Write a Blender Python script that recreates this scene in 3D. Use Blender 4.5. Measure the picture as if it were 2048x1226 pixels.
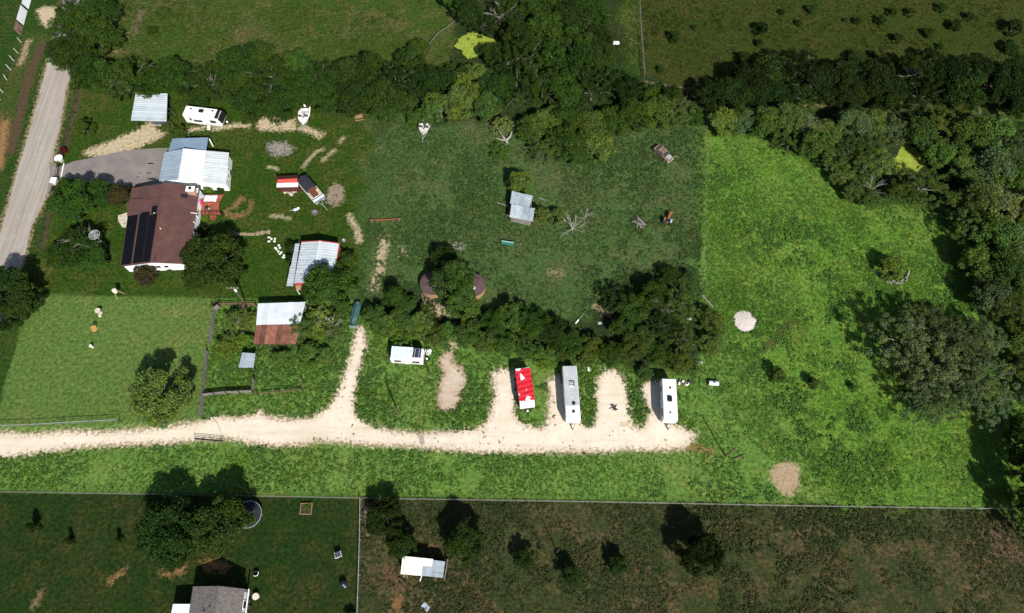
import bpy, math, random
import numpy as np
from mathutils import Vector, Matrix

for _o in list(bpy.data.objects):
    bpy.data.objects.remove(_o)
scene = bpy.context.scene
COL = scene.collection
R = math.radians
rng = random.Random(11)

# ------------------------------------------------------------------ camera, sky, sun, exposure
FPX, CAM_H, TILT = 1369.0, 117.0, R(24.6)          # focal length in photo pixels, drone height, tilt from straight down
cam = bpy.data.cameras.new('camera')
cam.sensor_width = 36.0
cam.lens = 36.0 * FPX / 2048.0
cam.clip_start, cam.clip_end = 1.0, 8000.0
cam_o = bpy.data.objects.new('camera', cam)
COL.objects.link(cam_o)
cam_o.location = (0, 0, CAM_H)
cam_o.rotation_euler = (TILT, 0, 0)
scene.camera = cam_o

SUN_EL, SUN_AZ = R(41.5), R(156.0)                 # azimuth clockwise from +Y (north)
SUN_DIR = Vector((math.sin(SUN_AZ) * math.cos(SUN_EL), math.cos(SUN_AZ) * math.cos(SUN_EL), math.sin(SUN_EL)))
world = bpy.data.worlds.new('World')
scene.world = world
world.use_nodes = True
wn = world.node_tree
sky = wn.nodes.new('ShaderNodeTexSky')
sky.sky_type = 'NISHITA'
sky.sun_disc = False
sky.sun_elevation = SUN_EL
sky.sun_rotation = SUN_AZ
wn.nodes['Background'].inputs['Strength'].default_value = 0.075
wn.links.new(sky.outputs[0], wn.nodes['Background'].inputs['Color'])
sun = bpy.data.lights.new('sun', 'SUN')
sun.energy, sun.angle, sun.color = 5.0, R(0.5), (1.0, 0.955, 0.88)
sun_o = bpy.data.objects.new('sun', sun)
COL.objects.link(sun_o)
sun_o.rotation_euler = SUN_DIR.to_track_quat('Z', 'Y').to_euler()
sun_o.location = SUN_DIR * 200
scene.view_settings.view_transform = 'Standard'
scene.view_settings.look = 'None'
scene.view_settings.exposure = 0.55
scene.view_settings.gamma = 1.0

# ------------------------------------------------------------------ survey: map position of a photo point at a given height
CT, ST = math.cos(TILT), math.sin(TILT)
def G(px, py, z=0.0):
    x, y = (px - 1024.0) / FPX, (613.0 - py) / FPX
    d = (x, y * CT + ST, y * ST - CT)
    t = (z - CAM_H) / d[2]
    return Vector((d[0] * t, d[1] * t, z))
def ppm(px, py, z=0.0):
    p = G(px, py, z)
    return FPX / (p.y * ST + (CAM_H - z) * CT)
def GL(pts, z=0.0):
    return [G(a, b, z) for a, b in pts]

# ------------------------------------------------------------------ materials
MATS = {}
def nodes_of(m):
    m.use_nodes = True
    t = m.node_tree
    return t, t.nodes, t.links, t.nodes['Principled BSDF']
def mat(name, col, rough=0.7, var=0.25, scale=1.5, metal=0.0, bump=0.0, spec=0.3, col2=None, fine=12.0, rand=0.0, tex='Object'):
    """procedural surface: base colour broken up by coarse and fine noise, optional second colour, optional relief"""
    if name in MATS:
        return MATS[name]
    m = bpy.data.materials.new(name)
    t, N, L, b = nodes_of(m)
    co = N.new('ShaderNodeTexCoord')
    n1 = N.new('ShaderNodeTexNoise'); n1.inputs['Scale'].default_value = scale; n1.inputs['Detail'].default_value = 4
    n2 = N.new('ShaderNodeTexNoise'); n2.inputs['Scale'].default_value = fine; n2.inputs['Detail'].default_value = 3
    for n in (n1, n2):
        L.new(co.outputs[tex], n.inputs['Vector'])
    mx = N.new('ShaderNodeMix'); mx.data_type = 'RGBA'
    mx.inputs['A'].default_value = (*col, 1)
    mx.inputs['B'].default_value = (*(col2 or [c * (1 - var) for c in col]), 1)
    rp = N.new('ShaderNodeMapRange'); rp.inputs['From Min'].default_value = 0.42; rp.inputs['From Max'].default_value = 0.68
    L.new(n1.outputs['Fac'], rp.inputs['Value'])
    L.new(rp.outputs[0], mx.inputs['Factor'])
    hs = N.new('ShaderNodeHueSaturation')
    r2 = N.new('ShaderNodeMapRange'); r2.inputs['From Min'].default_value = 0.3; r2.inputs['From Max'].default_value = 0.7
    r2.inputs['To Min'].default_value = 1 - var * 0.6; r2.inputs['To Max'].default_value = 1 + var * 0.35
    L.new(n2.outputs['Fac'], r2.inputs['Value'])
    val = r2.outputs[0]
    if rand:
        oi = N.new('ShaderNodeObjectInfo')
        r3 = N.new('ShaderNodeMapRange'); r3.inputs['To Min'].default_value = 1 - rand; r3.inputs['To Max'].default_value = 1.0
        L.new(oi.outputs['Random'], r3.inputs['Value'])
        mm = N.new('ShaderNodeMath'); mm.operation = 'MULTIPLY'
        L.new(val, mm.inputs[0]); L.new(r3.outputs[0], mm.inputs[1]); val = mm.outputs[0]
    L.new(val, hs.inputs['Value'])
    L.new(mx.outputs['Result'], hs.inputs['Color'])
    L.new(hs.outputs['Color'], b.inputs['Base Color'])
    b.inputs['Roughness'].default_value = rough
    b.inputs['Metallic'].default_value = metal
    b.inputs['Specular IOR Level'].default_value = spec
    if bump:
        bp = N.new('ShaderNodeBump'); bp.inputs['Strength'].default_value = 0.6; bp.inputs['Distance'].default_value = bump
        L.new(n2.outputs['Fac'], bp.inputs['Height']); L.new(bp.outputs[0], b.inputs['Normal'])
    MATS[name] = m
    return m

def foliage_mat(name, use_object_colour=True, col=(0.05, 0.1, 0.02), warm=(1.25, 1.1, 0.55), spread=0.75, trans=0.25, patch=0.35):
    """leaves: colour varies leaf by leaf and in drifts; some light passes through"""
    m = bpy.data.materials.new(name)
    t, N, L, b = nodes_of(m)
    geo = N.new('ShaderNodeNewGeometry')
    oi = N.new('ShaderNodeObjectInfo')
    base = oi.outputs['Color'] if use_object_colour else None
    if base is None:
        rgb = N.new('ShaderNodeRGB'); rgb.outputs[0].default_value = (*col, 1); base = rgb.outputs[0]
    nz = N.new('ShaderNodeTexNoise'); nz.inputs['Scale'].default_value = patch; nz.inputs['Detail'].default_value = 5
    L.new(geo.outputs['Position'], nz.inputs['Vector'])
    wm = N.new('ShaderNodeMix'); wm.data_type = 'RGBA'; wm.blend_type = 'MULTIPLY'
    wm.inputs['B'].default_value = (*warm, 1)
    rp = N.new('ShaderNodeMapRange'); rp.inputs['From Min'].default_value = 0.45; rp.inputs['From Max'].default_value = 0.7
    L.new(nz.outputs['Fac'], rp.inputs['Value']); L.new(rp.outputs[0], wm.inputs['Factor'])
    L.new(base, wm.inputs['A'])
    hs = N.new('ShaderNodeHueSaturation')
    r1 = N.new('ShaderNodeMapRange'); r1.inputs['To Min'].default_value = 1 - spread; r1.inputs['To Max'].default_value = 1 + spread
    L.new(geo.outputs['Random Per Island'], r1.inputs['Value'])
    L.new(r1.outputs[0], hs.inputs['Value']); L.new(wm.outputs['Result'], hs.inputs['Color'])
    L.new(hs.outputs['Color'], b.inputs['Base Color'])
    b.inputs['Roughness'].default_value = 0.8
    b.inputs['Specular IOR Level'].default_value = 0.06
    tr = N.new('ShaderNodeBsdfTranslucent'); L.new(hs.outputs['Color'], tr.inputs['Color'])
    ms = N.new('ShaderNodeMixShader'); ms.inputs[0].default_value = trans
    out = N['Material Output']
    L.new(b.outputs[0], ms.inputs[1]); L.new(tr.outputs[0], ms.inputs[2]); L.new(ms.outputs[0], out.inputs['Surface'])
    return m

# ------------------------------------------------------------------ mesh helpers
def link(o, parent=None):
    COL.objects.link(o)
    if parent is not None:
        o.parent = parent
    return o
def root(name, label, cat, loc=(0, 0, 0), rz=0.0, group=None):
    o = bpy.data.objects.new(name, None)
    o.empty_display_size = 0.3
    COL.objects.link(o)
    o.location = loc
    o.rotation_euler = (0, 0, rz)
    return tag(o, label, cat, group)
def tag(o, label, cat=None, group=None, kind=None):
    if label: o['label'] = label
    if cat: o['category'] = cat
    if group: o['group'] = group
    if kind: o['kind'] = kind
    return o
def frame_of(o):
    up = frame_of(o.parent) if o.parent is not None else Matrix()
    return up @ Matrix.Translation(o.location) @ Matrix.Rotation(o.rotation_euler[2], 4, 'Z')
class MB:
    def __init__(self):
        self.v, self.f = [], []
    def add(self, vs, fs):
        k = len(self.v)
        self.v += [Vector(p) for p in vs]
        self.f += [tuple(i + k for i in q) for q in fs]
        return self
    def box(self, c, s, rz=0.0, rx=0.0, ry=0.0):
        M = Matrix.Translation(c) @ Matrix.Rotation(rz, 4, 'Z') @ Matrix.Rotation(ry, 4, 'Y') @ Matrix.Rotation(rx, 4, 'X')
        vs = [M @ Vector((x * s[0] / 2, y * s[1] / 2, z * s[2] / 2)) for x in (-1, 1) for y in (-1, 1) for z in (-1, 1)]
        return self.add(vs, [(0, 1, 3, 2), (4, 6, 7, 5), (0, 4, 5, 1), (2, 3, 7, 6), (0, 2, 6, 4), (1, 5, 7, 3)])
    def beam(self, a, b, w, h):
        a, b = Vector(a), Vector(b)
        d = (b - a); ln = d.length; d.normalize()
        up = Vector((0, 0, 1)) if abs(d.z) < 0.95 else Vector((1, 0, 0))
        s = d.cross(up).normalized(); u = s.cross(d)
        vs = []
        for p in (a, b):
            for i, j in ((-1, -1), (1, -1), (1, 1), (-1, 1)):
                vs.append(p + s * (i * w / 2) + u * (j * h / 2))
        return self.add(vs, [(0, 3, 2, 1), (4, 5, 6, 7), (0, 1, 5, 4), (1, 2, 6, 5), (2, 3, 7, 6), (3, 0, 4, 7)])
    def prism(self, poly, z0, z1):
        n = len(poly)
        vs = [Vector((p[0], p[1], z0)) for p in poly] + [Vector((p[0], p[1], z1)) for p in poly]
        fs = [tuple(range(n - 1, -1, -1)), tuple(range(n, 2 * n))]
        fs += [(i, (i + 1) % n, (i + 1) % n + n, i + n) for i in range(n)]
        return self.add(vs, fs)
    def slab(self, pts, t=0.12):
        """closed sheet: polygon top face in space with thickness t below it along its normal"""
        pts = [Vector(p) for p in pts]
        n = len(pts)
        nr = (pts[1] - pts[0]).cross(pts[2] - pts[0]).normalized()
        if nr.z < 0:
            pts = pts[::-1]; nr = -nr
        vs = pts + [p - nr * t for p in pts]
        fs = [tuple(range(n)), tuple(range(2 * n - 1, n - 1, -1))]
        fs += [(i, i + n, (i + 1) % n + n, (i + 1) % n) for i in range(n)]
        return self.add(vs, fs)
    def tube(self, pts, r0, r1=None, n=6):
        pts = [Vector(p) for p in pts]
        r1 = r0 if r1 is None else r1
        m = len(pts); vs, fs = [], []
        for i, p in enumerate(pts):
            d = (pts[min(i + 1, m - 1)] - pts[max(i - 1, 0)]).normalized()
            up = Vector((0, 0, 1)) if abs(d.z) < 0.9 else Vector((1, 0, 0))
            s = d.cross(up).normalized(); u = s.cross(d)
            r = r0 + (r1 - r0) * i / (m - 1)
            for k in range(n):
                a = 2 * math.pi * k / n
                vs.append(p + s * (r * math.cos(a)) + u * (r * math.sin(a)))
        for i in range(m - 1):
            for k in range(n):
                a, b = i * n + k, i * n + (k + 1) % n
                fs.append((a, b, b + n, a + n))
        fs += [tuple(range(n - 1, -1, -1)), tuple(range((m - 1) * n, m * n))]
        return self.add(vs, fs)
    def lathe(self, c, prof, n=20):
        """prof: list of (radius, z) from bottom to top"""
        c = Vector(c); vs, fs = [], []
        for r, z in prof:
            for k in range(n):
                a = 2 * math.pi * k / n
                vs.append(c + Vector((r * math.cos(a), r * math.sin(a), z)))
        for i in range(len(prof) - 1):
            for k in range(n):
                a, b = i * n + k, i * n + (k + 1) % n
                fs.append((a, b, b + n, a + n))
        fs += [tuple(range(n - 1, -1, -1)), tuple(range((len(prof) - 1) * n, len(prof) * n))]
        return self.add(vs, fs)
    def build(self, name, m, parent=None, world=True, smooth=False, bevel=0.0):
        vs = self.v
        if parent is not None and world:
            inv = frame_of(parent).inverted()
            vs = [inv @ p for p in vs]
        me = bpy.data.meshes.new(name)
        me.from_pydata([tuple(p) for p in vs], [], self.f)
        me.materials.append(m)
        if smooth:
            me.polygons.foreach_set('use_smooth', [True] * len(me.polygons))
        me.update()
        o = bpy.data.objects.new(name, me)
        link(o, parent)
        if bevel:
            bv = o.modifiers.new('bevel', 'BEVEL'); bv.width = bevel; bv.segments = 2; bv.limit_method = 'ANGLE'
        return o
def copy_tree(o, parent=None):
    c = o.copy(); COL.objects.link(c); c.parent = parent
    for ch in o.children:
        copy_tree(ch, c)
    return c

def raw_mesh(name, verts, faces_flat, per, m):
    """fast mesh from numpy arrays; faces_flat (n, per)"""
    me = bpy.data.meshes.new(name)
    nf = len(faces_flat)
    me.vertices.add(len(verts)); me.vertices.foreach_set('co', np.asarray(verts, np.float32).ravel())
    me.loops.add(nf * per); me.loops.foreach_set('vertex_index', np.asarray(faces_flat, np.int32).ravel())
    me.polygons.add(nf); me.polygons.foreach_set('loop_start', np.arange(nf, dtype=np.int32) * per)
    me.update(calc_edges=True)
    me.materials.append(m)
    return me

# plane geometry in numpy
def inside(P, poly):
    x, y = P[:, 0], P[:, 1]
    q = np.array([(p[0], p[1]) for p in poly]); c = np.zeros(len(P), bool)
    j = len(q) - 1
    for i in range(len(q)):
        xi, yi, xj, yj = q[i, 0], q[i, 1], q[j, 0], q[j, 1]
        if yi != yj:
            c ^= ((yi > y) != (yj > y)) & (x < (xj - xi) * (y - yi) / (yj - yi) + xi)
        j = i
    return c
def sdf(P, poly, clip=4.0):
    """signed distance to a polygon outline, positive inside"""
    q = np.array([(p[0], p[1]) for p in poly])
    out = np.full(len(P), -clip)
    lo, hi = q.min(0) - clip, q.max(0) + clip
    sel = np.where((P[:, 0] > lo[0]) & (P[:, 0] < hi[0]) & (P[:, 1] > lo[1]) & (P[:, 1] < hi[1]))[0]
    if not len(sel):
        return out
    S = P[sel]; d2 = np.full(len(sel), clip * clip)
    for i in range(len(q)):
        a, b = q[i], q[(i + 1) % len(q)]
        ab = b - a; L2 = max((ab ** 2).sum(), 1e-9)
        t = np.clip(((S - a) @ ab) / L2, 0, 1)
        d2 = np.minimum(d2, ((S - a - t[:, None] * ab) ** 2).sum(1))
    d = np.sqrt(d2)
    out[sel] = np.where(inside(S, q), d, -d)
    return out
_vn = {}
def vnoise(P, cell, seed):
    """smooth value noise in 0..1 over the plane"""
    key = seed
    if key not in _vn:
        _vn[key] = np.random.RandomState(seed).rand(256, 256)
    g = _vn[key]
    u = P / cell + 1000.0
    i = np.floor(u).astype(int); f = u - i; f = f * f * (3 - 2 * f)
    a, b = i[:, 0] % 256, i[:, 1] % 256; a1, b1 = (a + 1) % 256, (b + 1) % 256
    return (g[a, b] * (1 - f[:, 0]) + g[a1, b] * f[:, 0]) * (1 - f[:, 1]) + (g[a, b1] * (1 - f[:, 0]) + g[a1, b1] * f[:, 0]) * f[:, 1]
def ragged(poly, amp=0.35, step=0.5, seed=1):
    """outline with natural unevenness: densified and pushed in and out by noise"""
    out = []
    n = len(poly)
    for i in range(n):
        a, b = Vector(poly[i][:2]), Vector(poly[(i + 1) % n][:2])
        k = max(1, int((b - a).length / step))
        nr = Vector((-(b - a).y, (b - a).x)).normalized()
        for j in range(k):
            p = a + (b - a) * (j / k)
            P = np.array([[p.x, p.y]])
            w = (vnoise(P, 1.9, seed)[0] - 0.5) * 1.3 + (vnoise(P, 0.6, seed + 1)[0] - 0.5) * 0.9
            out.append(p + nr * (w * amp * 2))
    return out
def sheet(name, poly, z, m, label=None):
    """flat piece of the setting: filled outline a few mm above what lies below it"""
    from mathutils.geometry import tessellate_polygon
    pts = [Vector((p[0], p[1], z)) for p in poly]
    tri = tessellate_polygon([pts])
    mb = MB(); mb.v = pts
    mb.f = [t if (pts[t[1]] - pts[t[0]]).cross(pts[t[2]] - pts[t[0]]).z > 0 else (t[0], t[2], t[1]) for t in tri]
    o = mb.build(name, m)
    o['kind'] = 'structure'
    if label: o['label'] = label
    return o
# ================================================================== THE SETTING
GRAVEL_PX = [(-60, 862), (0, 863), (60, 868), (130, 861), (200, 863), (245, 860), (330, 853), (375, 846), (415, 839), (432, 832), (460, 834), (500, 832),
    (522, 821), (537, 832), (580, 839), (625, 833), (655, 816), (672, 790), (682, 765), (693, 727), (703, 700), (711, 668), (714, 655), (728, 655),
    (734, 690), (724, 720), (716, 760), (709, 800), (713, 830), (740, 850), (790, 862), (840, 866), (900, 862), (950, 858), (966, 852), (978, 830),
    (988, 790), (983, 745), (1008, 737), (1030, 745), (1032, 790), (1029, 825), (1042, 845), (1082, 857), (1092, 850), (1097, 820), (1099, 790),
    (1093, 765), (1113, 750), (1122, 760), (1140, 760), (1158, 790), (1158, 840), (1172, 853), (1187, 848), (1192, 820), (1188, 790), (1196, 757), (1207, 742), (1230, 738), (1245, 755),
    (1255, 775), (1259, 812), (1266, 850), (1280, 856), (1291, 842), (1300, 822), (1287, 798), (1282, 770), (1299, 759), (1322, 765), (1340, 790), (1340, 845), (1370, 856),
    (1392, 865), (1385, 885), (1370, 898), (1300, 902), (1250, 899), (1220, 905), (1150, 905), (1050, 905), (960, 905), (900, 900), (850, 897),
    (800, 892), (740, 890), (680, 885), (640, 882), (600, 890), (540, 892), (490, 885), (455, 878), (400, 880), (330, 888), (270, 889), (200, 892),
    (120, 900), (60, 908), (0, 915), (-60, 920)]
GRAVEL = GL(GRAVEL_PX)
PAD = GL([(880, 715), (890, 706), (901, 700), (908, 703), (904, 722), (925, 735), (933, 760), (928, 778), (918, 790), (924, 802), (905, 820), (880, 818), (874, 800), (878, 770), (886, 745), (878, 725)])
ROAD = GL([(94, 132), (112, 70), (128, -30), (185, -30), (166, 50), (143, 132), (131, 185), (118, 255), (104, 318), (108, 345), (90, 400), (62, 450), (49, 510), (20, 600), (-20, 690),
           (-130, 690), (-60, 560), (0, 468), (40, 330), (70, 225)])
DRIVEWAY = GL([(113, 335), (150, 322), (240, 303), (300, 297), (345, 296), (345, 372), (265, 372), (205, 366), (150, 365), (108, 366), (98, 385), (92, 396), (100, 345), (99, 322)])
LOT = GL([(60, 590), (715, 603), (1395, 746), (1411, 206), (2050, 240), (2300, 250), (2300, 1022), (2048, 1016), (1024, 996), (0, 981), (-80, 980), (-80, 1000), (0, 810)])
LAWN = GL([(60, 590), (424, 598), (404, 842), (240, 846), (0, 853), (-80, 856), (0, 810)])
MIDDLE = GL([(752, 205), (860, 190), (1411, 200), (1395, 745), (715, 602), (728, 480), (742, 330)])
YARD = GL([(140, 175), (760, 190), (745, 330), (728, 480), (715, 602), (60, 590), (85, 480), (125, 300)])
NORTHFIELD = GL([(230, -160), (1280, -160), (1282, 130), (760, 185), (140, 170), (185, -40)])
EASTFIELD = GL([(1280, -160), (2600, -160), (2600, 230), (2050, 240), (1411, 206), (1283, 160)])
SOUTHLAWN = GL([(-200, 985), (0, 983), (722, 997), (718, 1400), (-200, 1400)])
SOUTHFIELD = GL([(722, 997), (2050, 1018), (2400, 1024), (2400, 1400), (716, 1400)])

def smooth01(x):
    x = np.clip(x, 0, 1); return x * x * (3 - 2 * x)

# ground: one sheet, fine where the photograph looks, coarse out to the horizon; attributes say what grows or lies where
gx = np.concatenate([[-4000, -1500, -600, -300, -200, -160], np.arange(-136, 136.1, 0.5), [160, 200, 300, 600, 1500, 4000]])
gy = np.concatenate([[-4000, -1500, -600, -200, -80, -30], np.arange(-12, 142.1, 0.5), [160, 200, 300, 600, 1500, 4000]])
GX, GY = np.meshgrid(gx, gy)
GP = np.stack([GX.ravel(), GY.ravel()], 1)
cover = np.tile(np.array([0.020, 0.050, 0.008]), (len(GP), 1))
dryt = np.tile(np.array([0.075, 0.06, 0.022]), (len(GP), 1))
dry = np.full(len(GP), 0.35)
wob = (vnoise(GP, 3.1, 3) - 0.5) * 1.6 + (vnoise(GP, 1.1, 4) - 0.5) * 0.8
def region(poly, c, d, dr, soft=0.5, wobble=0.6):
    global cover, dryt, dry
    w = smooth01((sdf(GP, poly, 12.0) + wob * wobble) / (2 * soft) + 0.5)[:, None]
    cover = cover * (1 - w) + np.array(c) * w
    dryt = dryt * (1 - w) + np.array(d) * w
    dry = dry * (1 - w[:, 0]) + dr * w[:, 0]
region(NORTHFIELD, (0.038, 0.068, 0.011), (0.095, 0.082, 0.036), 0.75, 1.0)  # dimming outside the lot is put into these cover colours
region(EASTFIELD, (0.027, 0.042, 0.007), (0.058, 0.048, 0.016), 0.5, 0.8)
region(YARD, (0.025, 0.056, 0.006), (0.082, 0.074, 0.024), 0.5, 1.2)
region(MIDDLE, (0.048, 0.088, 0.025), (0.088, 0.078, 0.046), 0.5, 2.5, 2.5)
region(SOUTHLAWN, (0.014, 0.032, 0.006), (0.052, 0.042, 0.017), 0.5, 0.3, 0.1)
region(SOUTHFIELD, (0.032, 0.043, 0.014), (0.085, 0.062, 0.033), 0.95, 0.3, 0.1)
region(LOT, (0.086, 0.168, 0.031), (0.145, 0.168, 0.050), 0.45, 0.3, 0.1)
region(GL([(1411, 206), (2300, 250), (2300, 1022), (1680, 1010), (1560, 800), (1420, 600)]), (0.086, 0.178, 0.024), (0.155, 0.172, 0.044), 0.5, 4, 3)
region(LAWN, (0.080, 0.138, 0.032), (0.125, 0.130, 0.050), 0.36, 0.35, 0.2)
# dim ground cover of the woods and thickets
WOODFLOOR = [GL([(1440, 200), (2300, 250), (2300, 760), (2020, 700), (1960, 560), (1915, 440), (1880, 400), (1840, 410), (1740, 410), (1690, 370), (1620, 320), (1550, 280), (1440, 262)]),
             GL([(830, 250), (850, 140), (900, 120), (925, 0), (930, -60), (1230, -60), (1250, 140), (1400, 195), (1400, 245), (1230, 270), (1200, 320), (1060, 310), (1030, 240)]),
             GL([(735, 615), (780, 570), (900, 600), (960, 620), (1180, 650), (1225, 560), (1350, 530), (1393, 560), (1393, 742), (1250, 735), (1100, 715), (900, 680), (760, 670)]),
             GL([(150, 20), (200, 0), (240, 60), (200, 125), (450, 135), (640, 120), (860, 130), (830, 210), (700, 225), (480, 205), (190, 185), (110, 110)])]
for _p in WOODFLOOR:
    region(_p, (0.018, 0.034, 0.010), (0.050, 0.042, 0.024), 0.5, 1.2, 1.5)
# verge of the road, browner
region(GL([(100, 70), (60, 190), (20, 300), (-30, 420), (-60, 330), (0, 190), (45, 60)]), (0.035, 0.062, 0.012), (0.10, 0.07, 0.035), 0.7, 1.0)

SAND, TAN, EARTH_AND_SHADE, GREY, ORANGE, PALE = (0.42, 0.34, 0.22), (0.28, 0.21, 0.13), (0.075, 0.05, 0.03), (0.24, 0.21, 0.19), (0.22, 0.125, 0.055), (0.50, 0.40, 0.29)
soil = np.full(len(GP), -4.0)
soilt = np.tile(np.array(TAN), (len(GP), 1))
fray = np.ones(len(GP))
def patch(px, tint, grow=0.0, world=None, fr=1.0):
    global soil, soilt, fray
    s = sdf(GP, world or GL(px)) + grow
    k = s > soil
    soil = np.where(k, s, soil)
    soilt[k] = tint; fray[k] = fr
def strip(px, w, tint):
    """a worn track or painted shade strip along a line, w metres wide"""
    pts = GL(px); l, r = [], []
    for i, p in enumerate(pts):
        d = (pts[min(i + 1, len(pts) - 1)] - pts[max(i - 1, 0)]); n = Vector((-d.y, d.x, 0)).normalized() * (w / 2)
        l.append(p + n); r.append(p - n)
    patch(None, tint, 0.12 if w < 0.5 else 0, l + r[::-1], 0.35 if w < 0.5 else (0.7 if w < 1.3 else 1.0))
patch(None, (0.34, 0.27, 0.18), 0.25, GRAVEL)
patch(None, (0.30, 0.22, 0.15), 0.1, PAD)
patch(None, TAN, 0.45, ROAD)
patch([(168, 306), (185, 297), (215, 287), (245, 274), (275, 262), (290, 250), (303, 246), (312, 262), (328, 267), (318, 275), (290, 287), (265, 298), (225, 309), (190, 311)], SAND, 0.3)
patch([(515, 240), (545, 237), (585, 240), (592, 248), (590, 258), (560, 260), (520, 258)], SAND, 0.3)
strip([(372, 262), (398, 257), (412, 255)], 0.9, SAND)
strip([(425, 256), (455, 254), (475, 250), (500, 252)], 1.2, SAND)
strip([(598, 254), (622, 262), (645, 273)], 1.4, SAND)
patch([(535, 291), (548, 284), (570, 286), (587, 298), (578, 308), (550, 312), (537, 300)], GREY, 0.1)
patch([(655, 382), (672, 366), (685, 375), (688, 400), (668, 412), (652, 400)], (0.24, 0.19, 0.14), 0.1)
strip([(450, 420), (456, 430), (472, 433), (488, 428)], 1.0, ORANGE)
strip([(466, 417), (475, 406), (486, 394)], 1.0, ORANGE)
strip([(501, 400), (503, 412), (496, 426)], 0.4, ORANGE)
strip([(697, 428), (705, 445), (716, 462), (719, 485)], 1.0, SAND)
strip([(768, 472), (769, 490), (762, 515), (760, 540), (750, 565), (744, 585)], 1.5, (0.36, 0.29, 0.18))
strip([(803, 495), (808, 508), (800, 512), (815, 512)], 0.5, TAN)
patch([(845, 590), (862, 600), (880, 612), (905, 615), (905, 632), (875, 632), (850, 615)], SAND, 0)
patch([(908, 489), (916, 483), (928, 487), (924, 497), (912, 497)], GREY, 0.2)
patch([(75, 20), (90, 14), (112, 17), (112, 38), (96, 55), (84, 45)], SAND, 0.2)
strip([(60, 78), (52, 92), (48, 110), (38, 130)], 1.2, TAN)
strip([(88, 85), (66, 130), (52, 175), (42, 220), (30, 268), (18, 310)], 2.0, EARTH_AND_SHADE)
strip([(10, 240), (3, 300), (-5, 340)], 2.0, ORANGE)
strip([(157, 180), (150, 225), (140, 260), (131, 295)], 1.0, EARTH_AND_SHADE)  # shadow line of the front fence, painted as dark ground
strip([(108, 375), (102, 410), (90, 470), (82, 500)], 0.9, EARTH_AND_SHADE)  # painted fence shadow continues south of the driveway gate
strip([(112, 378), (106, 412)], 0.6, SAND)
patch([(1541, 940), (1558, 926), (1588, 924), (1601, 945), (1596, 972), (1578, 997), (1560, 980), (1546, 965)], (0.33, 0.245, 0.155), 0.1)
strip([(1525, 697), (1548, 678), (1562, 660), (1590, 640)], 1.0, EARTH_AND_SHADE)
strip([(1365, 890), (1400, 897), (1425, 905)], 1.2, ORANGE)
strip([(1095, 545), (1125, 546), (1118, 556)], 0.9, (0.20, 0.15, 0.09))
strip([(1185, 610), (1205, 618), (1222, 632)], 0.9, TAN)
strip([(895, 655), (905, 680), (908, 700)], 1.2, SAND)
patch([(345, 625), (352, 618), (360, 628), (350, 634)], TAN, -0.3)
strip([(735, 1010), (738, 1040), (744, 1062)], 1.6, (0.20, 0.155, 0.11))
patch([(400, 1123), (428, 1117), (462, 1126), (455, 1145), (410, 1142)], ORANGE, -0.1)
strip([(322, 1142), (345, 1146), (370, 1138)], 0.9, ORANGE)
strip([(215, 1165), (235, 1150), (250, 1140)], 0.6, ORANGE)
strip([(65, 1215), (78, 1195), (85, 1180)], 0.6, (0.19, 0.13, 0.07))
patch([(788, 1192), (803, 1185), (806, 1212), (796, 1226), (788, 1215)], (0.17, 0.09, 0.04), 0)
patch([(770, 1130), (800, 1150), (815, 1175), (790, 1180), (765, 1160)], (0.11, 0.066, 0.036), 0.2)
patch([(1940, 1050), (2000, 1040), (2048, 1090), (2080, 1130), (2030, 1120), (1975, 1090)], (0.10, 0.068, 0.04), 0.3)
strip([(1660, 215), (1290, 165), (1320, 180)], 0.1, TAN)
strip([(213, 10), (222, 60), (235, 105)], 1.6, (0.16, 0.12, 0.07))
strip([(272, 40), (262, 75), (285, 20)], 1.6, (0.13, 0.10, 0.06))
for a, b in (((535, 334), (555, 339)), ((606, 335), (625, 312)), ((625, 310), (647, 299)), ((645, 322), (670, 300)), ((680, 285), (688, 275)),
             ((541, 432), (580, 438))):
    strip([a, ((a[0] + b[0]) / 2, (a[1] + b[1]) / 2 - 2), b], 0.30, SAND)

nx, ny = len(gx), len(gy)
ii = (np.arange(ny - 1)[:, None] * nx + np.arange(nx - 1)[None, :]).ravel()
quads = np.stack([ii, ii + 1, ii + nx + 1, ii + nx], 1)

gm = bpy.data.materials.new('ground_cover')
t, N, L, b = nodes_of(gm)
def attr(n, out='Color'):
    a = N.new('ShaderNodeAttribute'); a.attribute_name = n; return a.outputs[out]
geo = N.new('ShaderNodeNewGeometry')
def noise(sc, det=4, rough=0.55):
    n = N.new('ShaderNodeTexNoise'); n.inputs['Scale'].default_value = sc; n.inputs['Detail'].default_value = det; n.inputs['Roughness'].default_value = rough
    L.new(geo.outputs['Position'], n.inputs['Vector']); return n.outputs['Fac']
def rangen(v, a, b2, c, d):
    r = N.new('ShaderNodeMapRange'); r.inputs['From Min'].default_value = a; r.inputs['From Max'].default_value = b2
    r.inputs['To Min'].default_value = c; r.inputs['To Max'].default_value = d; L.new(v, r.inputs['Value']); return r.outputs[0]
def mth(op, a, b2):
    m = N.new('ShaderNodeMath'); m.operation = op
    for i, v in enumerate((a, b2)):
        if isinstance(v, (int, float)): m.inputs[i].default_value = v
        else: L.new(v, m.inputs[i])
    return m.outputs[0]
def mixc(f, a, b2, mode='MIX'):
    m = N.new('ShaderNodeMix'); m.data_type = 'RGBA'; m.blend_type = mode
    for k, v in (('Factor', f), ('A', a), ('B', b2)):
        if isinstance(v, (int, float)): m.inputs[k].default_value = v
        elif isinstance(v, tuple): m.inputs[k].default_value = (*v, 1)
        else: L.new(v, m.inputs[k])
    return m.outputs['Result']
nl, nmid, nf, nvf = noise(0.07, 4), noise(0.33, 5), noise(1.6, 5, 0.65), noise(6.0, 3, 0.7)
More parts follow.
